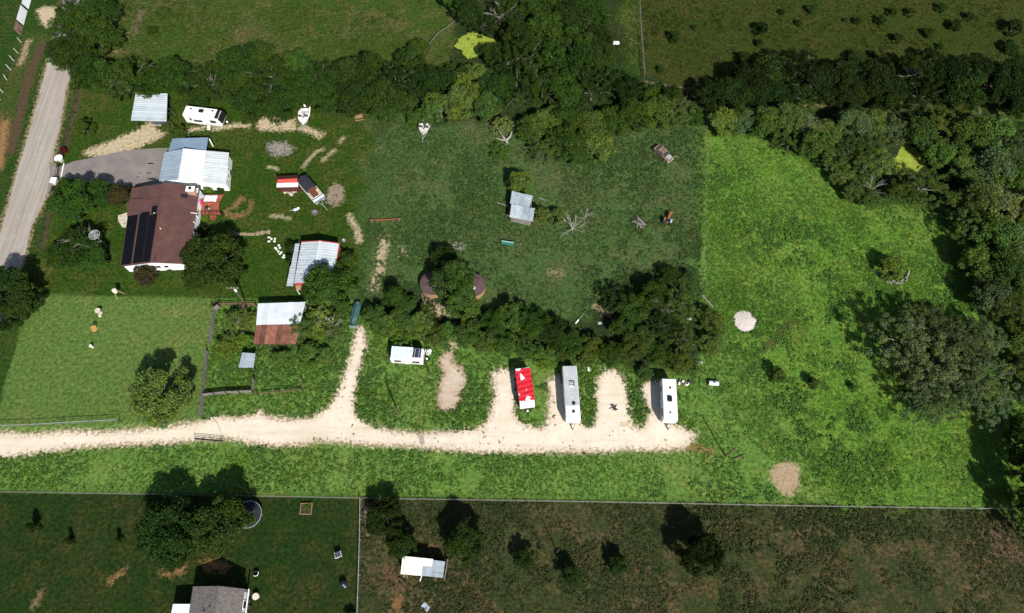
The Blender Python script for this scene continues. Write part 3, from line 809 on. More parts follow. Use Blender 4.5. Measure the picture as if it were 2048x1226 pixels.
MB().box((0.5, 0, 0.75), (0.4, 0.35, 0.04)).build('side_shelf', steel, gr, False)

# ---- white metal garage with long east slope
z = (2.9, 4.1, 3.0, 2.5)
gw0, gr0, gs0, ge0 = G(329, 305, z[0]), G(368, 297, z[1]), G(412, 301, z[2]), G(458, 305, z[3])
gw1, gr1, gs1, ge1 = G(318, 362, z[0]), G(358, 359, z[1]), G(404, 364, z[2]), G(452, 369, z[3])
go = root('metal_garage', 'large white ribbed-metal garage north of the brown-roofed house', 'garage', Vector(((gw0.x + ge1.x) / 2, (gw0.y + gw1.y) / 2, 0)))
rib_panels(go, gw0, gw1, gr0, gr1, 14, mat('shaded_west_slope_metal', (0.27, 0.335, 0.395), 0.45, 0.15, 0.5, spec=0.3, rand=0.16, fine=3.0), 0.6)  # shade and sky tint of the west slope put into its colour
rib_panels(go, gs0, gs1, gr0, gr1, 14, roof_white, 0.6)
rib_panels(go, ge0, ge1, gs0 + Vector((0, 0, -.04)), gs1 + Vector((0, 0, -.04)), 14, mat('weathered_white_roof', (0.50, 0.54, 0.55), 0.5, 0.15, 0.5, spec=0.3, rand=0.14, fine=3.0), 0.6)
MB().beam(gr0 + Vector((0, 0, .06)), gr1 + Vector((0, 0, .06)), 0.3, 0.05).build('ridge_cap', roof_white, go)
i3 = Vector((0.25, 0, 0)); dn = Vector((0, -0.25, 0))
wall_between(go, gw0 + i3 + dn, gs0 + dn, 0, 2.8, 2.85, siding_white, peak=(0.47, 3.95))
wall_between(go, gw1 + i3 - dn, gs1 - dn, 0, 2.8, 2.85, siding_white, peak=(0.47, 3.95))
wall_between(go, gs0 + dn, ge0 - i3 + dn, 0, 2.8, 2.4, siding_white); wall_between(go, gs1 - dn, ge1 - i3 - dn, 0, 2.8, 2.4, siding_white)
wall_between(go, gw0 + i3 + dn * 1.4, gw1 + i3 - dn * 1.4, 0, 2.8, 2.8, siding_white)
wall_between(go, ge0 - i3 + dn * 1.4, ge1 - i3 - dn * 1.4, 0, 2.38, 2.38, siding_white)
for u in (0.45, 0.65): window_on(go, ge0 - i3, ge1 - i3, u, 0.9, 0.8, 1.5, -1)
for u in (0.28, 0.72):
    a_, b_ = gw0 + i3 + dn, gw1 + i3 - dn; pp = lerp(a_, b_, u)
    g1 = MB().box((pp.x - 0.1, pp.y, 1.15), (0.07, 2.6, 2.3)).build('garage_door', trim_white, go)
    for k in range(3): MB().box((pp.x - 0.145, pp.y, 0.55 + k * 0.58), (0.03, 2.5, 0.05)).build('door_seam', steel, g1)
l0, l1, l2, l3 = G(345, 277, 2.35), G(417, 275, 2.35), G(412, 303, 2.75), G(336, 304, 2.75)
lo = root('lean_to', 'blue-grey metal lean-to on the north end of the white garage', 'lean-to', (l0 + l2) / 2 * 1.0)
lo.location.z = 0
rib_panels(lo, l0, l1, l3, l2, 12, roof_blue, 0.6)
posts(lo, [l0 + Vector((.3, -.2, 0)), lerp(l0, l1, .5) + Vector((0, -.2, 0)), l1 + Vector((-.3, -.2, 0))], 2.25)
MB().beam(l0 + Vector((0, -.1, -.1)), l1 + Vector((0, -.1, -.1)), 0.1, 0.14).build('beam', wood_dark, lo)
MB().tube([l1 + Vector((0.2, -0.3, -0.1)), l1 + Vector((0.9, -1.6, -0.9))], 0.1, n=6).build('gutter_pipe', trim_white, lo)

# ---- carport
c0, c1, c2, c3 = G(272, 184, 3.0), G(335, 187, 3.1), G(333, 243, 3.1), G(262, 241, 3.0)
co = root('carport', 'open carport with pale ribbed roof under the hedge trees', 'carport', Vector(((c0.x + c2.x) / 2, (c0.y + c2.y) / 2, 0)))
rib_panels(co, c0, c3, c1, c2, 14, roof_pale, 0.6)
posts(co, [lerp(lerp(c0, c1, u), lerp(c3, c2, u), v) for u in (0.06, 0.94) for v in (0.05, 0.5, 0.95)], 2.95, 0.13)
for u in (0.06, 0.94):
    MB().beam(lerp(c0, c1, u) - Vector((0, 0, .12)), lerp(c3, c2, u) - Vector((0, 0, .12)), 0.1, 0.16).build('beam', wood_dark, co)
p = lerp(c1, c2, .9)
MB().beam((p.x - .3, p.y, 2.6), (p.x + 0.9, p.y + .2, 0), 0.12, 0.12).build('brace', wood_dark, co)
p = lerp(c1, c2, .45); MB().beam((p.x - .3, p.y, 2.6), (p.x + 0.9, p.y + .2, 0), 0.12, 0.12).build('brace', wood_dark, co)

# ---- barn with red trim
bo, (W0, R0, E0, W1, R1, E1), (a, b, c, d) = gable_house('workshop_barn', 'barn with white ribbed roof, red trim and tree shade across it', 'barn',
    (603, 484), (640, 482), (679, 487), (588, 567), (626, 566), (665, 569), 2.9, 3.7, 2.9, red_trim, 0.15)
rib_panels(bo, W0, W1, R0, R1, 16, roof_pale, 0.6); rib_panels(bo, E0, E1, R0, R1, 16, roof_pale, 0.6)
MB().beam(R0 + Vector((0, 0, .06)), R1 + Vector((0, 0, .06)), 0.3, 0.05).build('ridge_cap', roof_white, bo)
for p, q in ((W0, R0), (R0, E0), (W1, R1), (R1, E1), (E0, E1)):
    MB().beam(p + Vector((0, 0, -.02)), q + Vector((0, 0, -.02)), 0.14, 0.22).build('fascia', red_trim, bo)
b0, b1, b2, b3 = G(589, 487, 2.15), G(599, 487, 2.45), G(586, 572, 2.45), G(573, 572, 2.15)
ba = lerp(b0, b3, .52); bb = lerp(b1, b2, .52)
rib_panels(bo, b0 + Vector((.15, 0, 0)), ba + Vector((.15, 0, 0)), b1, bb, 8, roof_pale, 0.5, name='lean_to_panel')
rib_panels(bo, ba, b3, bb, b2, 8, roof_pale, 0.5, name='lean_to_panel')
posts(bo, [lerp(b0, b3, u) + Vector((.15, 0, 0)) for u in (0.03, 0.5, 0.97)], 2.1)
pp0, pp1, pp2, pp3 = G(590, 571, 2.3), G(607, 571, 2.3), G(609, 580, 1.9), G(594, 580, 1.9)
for k in range(5):
    u, v = k / 5, (k + 0.85) / 5
    MB().slab([lerp(pp0, pp1, u), lerp(pp0, pp1, v), lerp(pp3, pp2, v), lerp(pp3, pp2, u)], 0.05).build('porch_board', wood_tan, bo)
posts(bo, [pp2, pp3], 1.85, 0.12, trim_white)
dd = lerp(c, d, .3)
g1 = MB().box((dd.x, dd.y - .1, 1.05), (1.0, 0.08, 2.1)).build('door', trim_white, bo)
MB().box((dd.x + .38, dd.y - .17, 1.0), (0.06, 0.06, 0.12)).build('handle', black_m, g1)

# ---- small maroon shed
n0, n1, r0, r1, s0, s1 = G(552, 352, 1.9), G(597, 350, 1.9), G(554, 359, 2.5), G(596, 357, 2.5), G(553, 375, 2.0), G(596, 374, 2.0)
so = root('small_shed', 'small maroon shed with red and white roof sheets beside the pontoon boat', 'shed', (G(575, 375)))
MB().slab([n0, n1, r1, r0], 0.06).build('roof_slope', maroon, so)
rm0, rm1 = lerp(r0, s0, .46), lerp(r1, s1, .46)
rib_panels(so, rm0 + Vector((.1, 0, 0)), rm1 - Vector((.2, 0, 0)), r0 + Vector((.1, 0, 0)), r1 - Vector((.2, 0, 0)), 3, red_sheet, 0.5, name='roof_sheet')
for k in range(2):
    u, v = k / 2, (k + .94) / 2
    MB().slab([lerp(rm0, s0, u), lerp(rm1, s1, u), lerp(rm1, s1, v), lerp(rm0, s0, v)], 0.05).build('roof_sheet', roof_white, so)
k = Vector((0.15, 0.25, 0)); k2 = Vector((-.15, .25, 0))
wall_between(so, s0 + k, s1 + k2, 0, 1.9, 1.9, maroon); wall_between(so, n0 + k - Vector((0, .5, 0)), n1 + k2 - Vector((0, .5, 0)), 0, 1.9, 1.9, maroon)
wall_between(so, s0 + k + Vector((0, .1, 0)), n0 + k - Vector((0, .6, 0)), 0, 1.9, 1.9, maroon, peak=(0.5, 2.35)); wall_between(so, s1 + k2 + Vector((0, .1, 0)), n1 + k2 - Vector((0, .6, 0)), 0, 1.9, 1.9, maroon, peak=(0.5, 2.35))
# rubble at its foot
for i, (px, py) in enumerate(((570, 386), (575, 384), (580, 387), (586, 385), (591, 383), (583, 390))):
    p = G(px, py); MB().prism([(p.x + (0.25 + 0.2 * rng.random()) * math.cos(q), p.y + (0.2 + 0.15 * rng.random()) * math.sin(q)) for q in (0.1, 1.1, 2.2, 3.2, 4.4, 5.4)], 0, 0.14 + .1 * rng.random()).build('rubble_block', stone)
    tag(bpy.data.objects[[o.name for o in COL.objects][-1]], 'broken limestone block at the foot of the maroon shed', 'stone', 'rubble by the maroon shed')

# ---- old pen shed, half white half rusted
q0, q1 = G(516, 607, 2.5), G(611, 604, 2.5); m0, m1 = G(512, 650, 2.9), G(600, 648, 2.9); t0, t1 = G(507, 688, 2.2), G(592, 688, 2.2)
po = root('pen_shed', 'old shed with white sheet roof on one slope and rusted roof on the other', 'shed', (G(560, 665)))
rib_panels(po, q0, q1, m0, m1, 8, roof_white, 0.55, 0.02); rib_panels(po, t0, t1, m0 - Vector((0, 0, .03)), m1 - Vector((0, 0, .03)), 8, roof_rust, 0.35)
posts(po, [lerp(q0, q1, u) + Vector((0, -.3, 0)) for u in (.03, .35, .67, .97)], 2.4); posts(po, [lerp(t0, t1, u) + Vector((0, .3, 0)) for u in (.03, .35, .67, .97)], 2.1); posts(po, [lerp(m0, m1, u) for u in (.04, .5, .96)], 2.8)
for p, q in ((q0, q1), (t0, t1), (m0, m1)): MB().beam(p - Vector((0, 0, .14)), q - Vector((0, 0, .14)), 0.1, 0.14).build('beam', wood_dark, po)
wall_between(po, q0 + Vector((.1, -.4, 0)), q1 + Vector((-.1, -.4, 0)), 0, 2.3, 2.3, wood_grey)
# ---- little lean-to in the pen
u0, u1, u2, u3 = G(484, 705, 2.0), G(511, 707, 2.0), G(507, 735, 1.8), G(477, 735, 1.8)
uo = root('pen_shelter', 'tiny grey metal shelter on posts in the weedy pen', 'shelter', G(495, 725))
rib_panels(uo, u3, u2, u0, u1, 3, roof_grey, 0.3, 0.02)
posts(uo, [u0 + Vector((.1, -.1, 0)), u1 + Vector((-.1, -.1, 0)), u2 + Vector((-.1, .1, 0)), u3 + Vector((.1, .1, 0))], 1.8, .1)

# ---- grey-roofed house at the bottom edge
h0, hr, h1 = (386, 1173), (438, 1172), (490, 1178)
bo2, (W0, R0, E0, W1, R1, E1), (a, b, c, d) = gable_house('grey_roof_house', 'white house with grey shingle roof cut by the bottom edge', 'house',
    h0, hr, h1, (372, 1262), (424, 1262), (478, 1264), 3.0, 4.4, 3.0, siding_white)
MB().slab([W0, R0, R1, W1], 0.14).build('roof', shingle_grey, bo2); MB().slab([R0, E0, E1, R1], 0.14).build('roof', shingle_grey, bo2)
MB().tube([R0, R1], 0.12).build('ridge_cap', shingle_grey, bo2)
for px, py in ((420, 1213), (436, 1214), (408, 1222)):
    p = G(px, py, 4.0); MB().tube([p - Vector((0, 0, .3)), p + Vector((0, 0, .25))], 0.09, n=8).build('vent_pipe', black_m, bo2)
for u in (0.35, 0.7): window_on(bo2, b, d, u, 1.1, 1.2, 1.6, -1)
e0 = [G(346, 1208, 2.7), G(386, 1208, 2.9), G(378, 1262, 2.9), G(336, 1262, 2.7)]
MB().slab(e0, 0.12).build('porch_roof', mat('pale_blue_porch', (0.60, 0.68, 0.74), 0.5, 0.08), bo2)
posts(bo2, [e0[0] + Vector((.2, -.2, 0)), e0[3] + Vector((.2, .2, 0))], 2.6, .14, trim_white)
bx = MB().beam(G(498, 1178, 2.9), G(487, 1262, 2.9), 0.16, 0.12).build('gutter', trim_white, bo2)
wall_between(bo2, G(497, 1180) + Vector((0, 0, 0)), G(494, 1205), 0, 2.7, 2.7, siding_white)

# ---- goat shed at the bottom
k0, k1, k2, k3 = G(805, 1112, 2.5), G(866, 1118, 2.5), G(862, 1153, 2.3), G(801, 1148, 2.3)
ko = root('animal_shed', 'open shed with cream and clear roof sheets in the brown pasture', 'shed', G(845, 1140))
ks, ksb = lerp(k0, k1, .69), lerp(k3, k2, .69)
rib_panels(ko, k3, ksb, k0, ks, 5, roof_cream, 0.4, .025); rib_panels(ko, lerp(ks, ksb, .45), lerp(k1, k2, .45), ks, k1, 2, roof_cream, 0.4, .025)
rib_panels(ko, ksb, k2, lerp(ks, ksb, .46), lerp(k1, k2, .46), 2, roof_grey, 0.3, .025)
v0, v1, v2, v3 = G(866, 1120, 2.2), G(890, 1123, 2.2), G(886, 1156, 2.1), G(862, 1153, 2.1)
rib_panels(ko, lerp(v0, v3, .7), lerp(v1, v2, .7), v0, v1, 1, roof_grey, 1.2, .02); rib_panels(ko, v3, v2, lerp(v0, v3, .72), lerp(v1, v2, .72), 1, roof_grey, 1.2, .02)
posts(ko, [k0 + Vector((.2, -.2, 0)), k3 + Vector((.2, .2, 0)), lerp(k0, k1, .97) + Vector((0, -.2, 0)), lerp(k3, k2, .97) + Vector((0, .2, 0)), v1 + Vector((-.1, -.1, 0)), v2 + Vector((-.1, .1, 0))], 2.05)
wall_between(ko, k0 + Vector((.1, -.2, 0)), v1 + Vector((0, -.2, 0)), 0, 2.2, 2.0, wood_grey)
wall_between(ko, k0 + Vector((.12, -.35, 0)), k3 + Vector((.12, .2, 0)), 0, 2.2, 2.1, wood_grey)
MB().beam(G(844, 1150, 2.2), G(840, 1162, 0.1), .14, .1).build('prop', trim_white, ko)
fp = root('board_fence', 'short grey board fence at the east end of the cream-roofed shed', 'fence', G(893, 1140))
for kz in (0.3, 0.75, 1.2):
    MB().beam(G(896, 1122) + Vector((0, 0, kz)), G(890, 1158) + Vector((0, 0, kz)), .05, .25).build('board', wood_grey, fp)
posts(fp, GL([(896, 1121), (893, 1140), (890, 1159)]), 1.4, .14, wood_grey)
o = MB().slab([G(807, 1148, .06), G(816, 1149, .06), G(815, 1155, .06), G(806, 1154, .06)], .05).build('plywood_board', wood_tan); tag(o, 'tan plywood board lying by the cream-roofed shed', 'board')
o = MB().slab([G(797, 1157, .3), G(800, 1154, .3), G(813, 1167, .3), G(810, 1170, .3)], .25).build('feed_trough', wood_dark); tag(o, 'dark feed trough on bare earth by the cream-roofed shed', 'trough')
o = MB().slab([G(842, 1212, .08), G(850, 1203, .08), G(860, 1215, .08), G(854, 1224, .08)], .04).build('metal_sheet', roof_grey); tag(o, 'loose grey metal sheet lying in the pasture at the bottom edge', 'metal sheet')

# ---- shack in the middle lot
s0, s1, s2, s3 = G(1024, 382, 2.5), G(1066, 392, 2.5), G(1059, 415, 2.3), G(1020, 407, 2.3)
x0, x1, x2, x3 = G(1023, 408, 2.55), G(1070, 417, 2.55), G(1065, 443, 2.1), G(1019, 434, 2.1)
mo = root('metal_shack', 'small shack with mismatched galvanised roof sheets in the overgrown middle lot', 'shack', G(1045, 425))
rib_panels(mo, s0, s1, s3, s2, 5, roof_grey, 0.3, .03); rib_panels(mo, x3, x2, x0, x1, 6, roof_grey, 0.3, .03)
posts(mo, [s0 + Vector((.2, -.2, 0)), s1 + Vector((-.2, -.2, 0)), x2 + Vector((-.15, .15, 0)), x3 + Vector((.15, .15, 0))], 2.0)
wall_between(mo, s0 + Vector((.3, -.4, 0)), x3 + Vector((.3, .3, 0)), 0, 2.2, 1.9, wood_grey); wall_between(mo, x3 + Vector((.4, .3, 0)), x2 + Vector((-.3, .3, 0)), 0, 1.9, 1.9, wood_grey)
wall_between(mo, s1 + Vector((-.3, -.4, 0)), x2 + Vector((-.3, .4, 0)), 0, 2.1, 1.9, wood_grey)
MB().beam(G(1014, 431, 2.1), G(1069, 443, 2.0), .1, .12).build('beam', wood_tan, mo)
for a_, b_, lb in (((994, 405), (1016, 412), 'pale plank lying west of the galvanised shack'), ((1077, 395), (1092, 401), 'pale plank lying east of the galvanised shack')):
    o = MB().beam(G(*a_, .25), G(*b_, .2), .22, .06).build('plank', wood_grey); tag(o, lb, 'plank')
# ---- two round tanks
for i, (px, py, lb) in enumerate(((866, 566, 'round brown-topped tank on the west side of the big tree'), (944, 570, 'round brown-topped tank on the east side of the big tree'))):
    p = G(px, py, 1.6); ot = root('round_tank', lb, 'tank', (p.x, p.y, 0), 0, 'round tanks under the tree')
    MB().lathe((p.x, p.y, 0), [(2.45, 0), (2.45, 1.5), (2.5, 1.55)], 32).build('tank_wall', mat('tan_tank', (0.34, 0.20, 0.12), .7, .3), ot)
    tp = MB().lathe((p.x, p.y, 1.56), [(2.5, 0), (2.5, .06), (1.2, .2), (.2, .3)], 32).build('tank_lid', mat('brown_lid', (0.085, 0.055, 0.055), .8, .35, .8), ot, smooth=False)
    MB().lathe((p.x + .4, p.y - .7, 1.74), [(.3, 0), (.3, .1), (.1, .14)], 12).build('hatch', trim_white, tp)
# ================================================================== VEHICLES
cam_white = mat('trailer_white', (0.72, 0.72, 0.71), 0.45, 0.14, 0.9, spec=0.3, col2=(0.60, 0.585, 0.55), fine=4.0)
cam_grey = mat('chalky_grey_roof', (0.36, 0.38, 0.40), 0.7, 0.25, 0.6, fine=3, col2=(0.44, 0.46, 0.48))
chrome = steel
tarp_red = mat('torn_red_tarp', (0.55, 0.012, 0.025), 0.55, 0.15, 2.0)
tarp_cyan = mat('pale_blue_tarp', (0.55, 0.72, 0.76), 0.5, 0.1, 1.0)
def wheel(parent, c, r, w, name='wheel'):
    c = Vector(c)
    def disc(rr, ww, n=14):
        vs, fs = [], []
        for s in (-1, 1):
            vs += [c + Vector((rr * math.cos(2 * math.pi * k / n), s * ww / 2, rr * math.sin(2 * math.pi * k / n))) for k in range(n)]
        fs = [tuple(range(n)), tuple(range(2 * n - 1, n - 1, -1))] + [(k, k + n, (k + 1) % n + n, (k + 1) % n) for k in range(n)]
        return MB().add(vs, fs)
    t_ = disc(r, w).build(name, rubber, parent, False)
    disc(r * 0.55, w + 0.03).build('rim', chrome, t_, False)
    return t_
def profile_body(prof, w):
    """closed side profile (x, z) swept across width w, edges slightly narrowed"""
    n = len(prof); vs = []
    for y, k in ((-w / 2, 1), (w / 2, 1)):
        vs += [Vector((x, y, zz)) for x, zz in prof]
    fs = [tuple(range(n)), tuple(range(2 * n - 1, n - 1, -1))] + [(i, i + n, (i + 1) % n + n, (i + 1) % n) for i in range(n)]
    return MB().add(vs, fs)
def travel_trailer(name, label, rear, front, zr, w, roof_m, body_m=None, nose=0.35, vents=(), ac=(), two_tone=None):
    """rear, front: survey pixels of the middles of the two roof ends; local x runs rear to front"""
    A, B = G(*rear, zr), G(*front, zr)
    d = B - A; ln = d.length; rz = math.atan2(d.y, d.x)
    o = root(name, label, 'travel trailer', Vector(((A.x + B.x) / 2, (A.y + B.y) / 2, 0)), rz)
    h, x0, x1 = zr, -ln / 2, ln / 2
    prof = [(x0, .55), (x1 - nose * .3, .55), (x1, 1.1), (x1, h - nose * 1.2), (x1 - nose * .6, h - .12), (x1 - nose, h - .03), (x0 + .12, h - .03), (x0, h - .15)]
    profile_body(prof, w).build('body', body_m or cam_white, o, False, bevel=0.06)
    parts = [(x0 + .1, x1 - nose, roof_m)] if not two_tone else [(x0 + .1, lerp(x0, x1, two_tone[0]), roof_m), (lerp(x0, x1, two_tone[0]) + .01, x1 - nose, two_tone[1])]
    for s0_, s1_, mm in parts:
        MB().box(((s0_ + s1_) / 2, 0, h - .01), (s1_ - s0_, w - .14, .07)).build('roof_sheet', mm, o, False, bevel=0.02)
    for u, v, s_, mm in vents:
        vv = MB().box((lerp(x0, x1, u), v * w, h + .08), (s_, s_, .14)).build('roof_vent', mm, o, False, bevel=.03)
        MB().box((lerp(x0, x1, u), v * w, h + .165), (s_ * .6, s_ * .6, .03)).build('vent_lid', black_m if mm is not black_m else glass, vv, False)
    for u, v, mm in ac:
        q = MB().box((lerp(x0, x1, u), v * w, h + .16), (1.0, .75, .3)).build('air_conditioner', mm, o, False, bevel=.08)
        MB().box((lerp(x0, x1, u), v * w, h + .325), (.55, .5, .03)).build('grille', black_m, q, False)
    for s in (-1, 1):
        for u, ww in ((.22, 1.1), (.5, .8), (.78, 1.2)):
            if s == -1 and u == .5: continue
            f = MB().box((lerp(x0, x1, u), s * (w / 2 + .012), h * .62), (ww + .1, .03, .75)).build('window', black_m, o, False)
            MB().box((lerp(x0, x1, u), s * (w / 2 + .03), h * .62), (ww, .02, .62)).build('pane', glass, f, False)
        for k in (-.45, .45):
            wheel(o, (x0 + ln * .42 + k, s * (w / 2 - .16), .36), .36, .24)
        MB().box((0, s * (w / 2 + .008), h * .36), (ln * .9, .02, .14)).build('stripe', steel, o, False)
    dr = MB().box((lerp(x0, x1, .5), -(w / 2 + .014), h * .5), (.7, .035, 1.85)).build('door', trim_white, o, False)
    MB().box((lerp(x0, x1, .5) + .27, -(w / 2 + .045), h * .45), (.05, .03, .12)).build('handle', black_m, dr, False)
    tg = MB()
    for s in (-1, 1): tg.beam((x1 - .4, s * .6, .5), (x1 + 1.0, 0, .5), .1, .1)
    tg.tube([(x1 + .95, 0, .08), (x1 + .95, 0, .62)], .05)
    tg.build('hitch_tongue', black_m, o, False)
    MB().lathe((x1 + .45, 0, .55), [(.16, 0), (.18, .1), (.18, .35), (.08, .45)], 10).build('gas_bottle', trim_white, o, False)
    return o, x0, x1

# trailer at the top, white with black front cap and a slide-out on its south side
o, x0, x1 = travel_trailer('travel_trailer', 'white travel trailer with black front cap and open door step, parked below the hedge', (368, 220), (442, 229), 3.0, 2.5, cam_white,
    nose=.9, vents=((.17, .2, .35, black_m), (.75, .25, .35, black_m)), ac=((.46, .08, black_m),))
MB().box((x1 - .75, 0, 3.02), (.75, 2.38, .1)).build('front_cap', black_m, o, False)
MB().box((x1 - .1, 0, 2.2), (.5, 2.46, 1.2), 0, 0, R(-18)).build('front_cap', black_m, o, False)
MB().box((x1 - .28, .1, 3.09), (.12, 1.5, .03)).build('front_stripe', trim_white, o, False)
MB().box((-.9, -1.38, 1.75), (2.6, .3, 1.7)).build('slide_out', cam_white, o, False, bevel=.03)
MB().box((-.9, -1.545, 1.9), (1.8, .03, .6)).build('slide_window', glass, o, False)
for k in range(3): MB().box((.9, -1.55 - .28 * k, .6 - .2 * k), (.75, .26, .05)).build('door_step', trim_white, o, False)
# white trailer, easternmost bay
o, x0, x1 = travel_trailer('travel_trailer', 'plain white travel trailer in the easternmost bay of the gravel drive', (1338, 757), (1342, 840), 3.0, 2.45, cam_white,
    nose=.3, vents=((.23, .05, .32, black_m), (.83, -.02, .3, cam_grey)), ac=((.5, -.02, black_m),))
# grey and white trailer
o, x0, x1 = travel_trailer('travel_trailer', 'long travel trailer with chalky grey roof and white front end', (1139, 731), (1147, 840), 3.0, 2.5, cam_grey,
    nose=.3, vents=((.70, .1, .55, black_m), (.85, .05, .45, black_m)), two_tone=(.74, cam_white))
MB().box((lerp(x0, x1, .345), .1, 3.1), (1.0, .8, .16)).build('air_conditioner', cam_white, o, False, bevel=.05)
for q in (-.42, -.1, .25): MB().box((lerp(x0, x1, .345) + q, .1, 3.19), (.16, .7, .05)).build('grille', black_m, o, False)
MB().box((lerp(x0, x1, .345), .5, 3.17), (1.0, .14, .1)).build('grille', black_m, o, False)
# red tarp trailer
o, x0, x1 = travel_trailer('travel_trailer', 'trailer draped with a torn bright red tarp, white end showing', (1045, 735), (1055, 810), 2.85, 2.6, cam_white, nose=.25)
def draped(parent, xa, xb, w, h, drop, m, seed, holes=0.0, name='tarp'):
    rs = random.Random(seed); nx_, ny_ = 34, 22; vs, fs = [], []
    for i in range(nx_):
        for j in range(ny_):
            u, v = i / (nx_ - 1), j / (ny_ - 1) * 2 - 1
            fl = (w / 2 + .05) ; tot = fl + drop; s = v * tot
            y = max(-fl, min(fl, s)); zz = h + .07 - max(0, abs(s) - fl)
            jag = (.3 * rs.random() if i in (0, nx_ - 1) else 0)
            vs.append((lerp(xa, xb, u) + jag, y + (.05 * rs.random() if abs(s) > fl else 0) * (1 if s > 0 else -1), zz + .05 * rs.random() + .035 * math.sin(u * 40 + v * 2)))
    for i in range(nx_ - 1):
        for j in range(ny_ - 1):
            u, v = i / nx_, j / ny_
            n_ = vnoise(np.array([[u * 9 + seed, v * 6]]), 1.0, seed)[0]
            edge = max(0, abs(v - .5) * 2 - .55) * .7 + max(0, u - .72) * 1.6 + max(0, .08 - u) * 3
            if n_ + edge * .8 > 1.0 - holes: continue
            k = i * ny_ + j; fs.append((k, k + ny_, k + ny_ + 1, k + 1))
    q = MB().add(vs, fs).build(name, m, parent, False)
    sd = q.modifiers.new('thick', 'SOLIDIFY'); sd.thickness = .015
    return q
draped(o, x0 + .15, x1 - .9, 2.6, 2.9, .5, tarp_red, 5, .13)
# camper with blue tarp, solar panels
o, x0, x1 = travel_trailer('travel_trailer', 'white camper with pale blue tarp and dark solar panels under the fence-line trees', (781, 705), (846, 709), 2.8, 2.3, cam_white, nose=.25)
draped(o, x0 + .05, lerp(x0, x1, .66), 2.3, 2.84, .25, tarp_cyan, 9, .0)
for i in range(2):
    for j in range(2):
        sp = MB().box((lerp(x0, x1, .75) + i * .75, -.3 + j * .85, 2.93), (.7, .8, .05)).build('solar_panel', mat('blue_solar', (.03, .035, .06), .4, .2), o, False)
        MB().box((lerp(x0, x1, .75) + i * .75, -.3 + j * .85, 2.96), (.04, .8, .02)).build('panel_seam', trim_white, sp, False)
for i, (px, py) in enumerate(((853, 704), (857, 709), (860, 706))):
    q = chair(G(px, py), rng.random() * 6, trim_white, ('white plastic chair beside the blue-tarped camper'), 'chairs by the camper')

# boats
gel = mat('white_gelcoat', (0.78, 0.77, 0.74), 0.35, 0.08, 1.0, spec=.4)
gel_old = mat('faded_gelcoat', (0.55, 0.53, 0.47), 0.55, 0.25, 1.0)
def boat_trailer(loc, rz, ln, label):
    o = root('boat_trailer', label, 'boat trailer', loc, rz)
    mb = MB()
    for s in (-1, 1):
        mb.beam((-ln * .45, s * .7, .42), (ln * .3, s * .6, .42), .09, .1); mb.beam((ln * .3, s * .6, .42), (ln * .62, 0, .42), .09, .1)
    for x in (-.4, -.1, .2): mb.beam((ln * x, -.7, .42), (ln * x, .7, .42), .08, .08)
    mb.beam((ln * .6, 0, .42), (ln * .85, 0, .4), .1, .1)
    mb.build('frame', steel, o, False)
    for s in (-1, 1):
        wheel(o, (-ln * .12, s * .98, .32), .32, .2)
        MB().box((-ln * .12, s * .98, .68), (.8, .26, .05)).build('mudguard', steel, o, False)
    return o
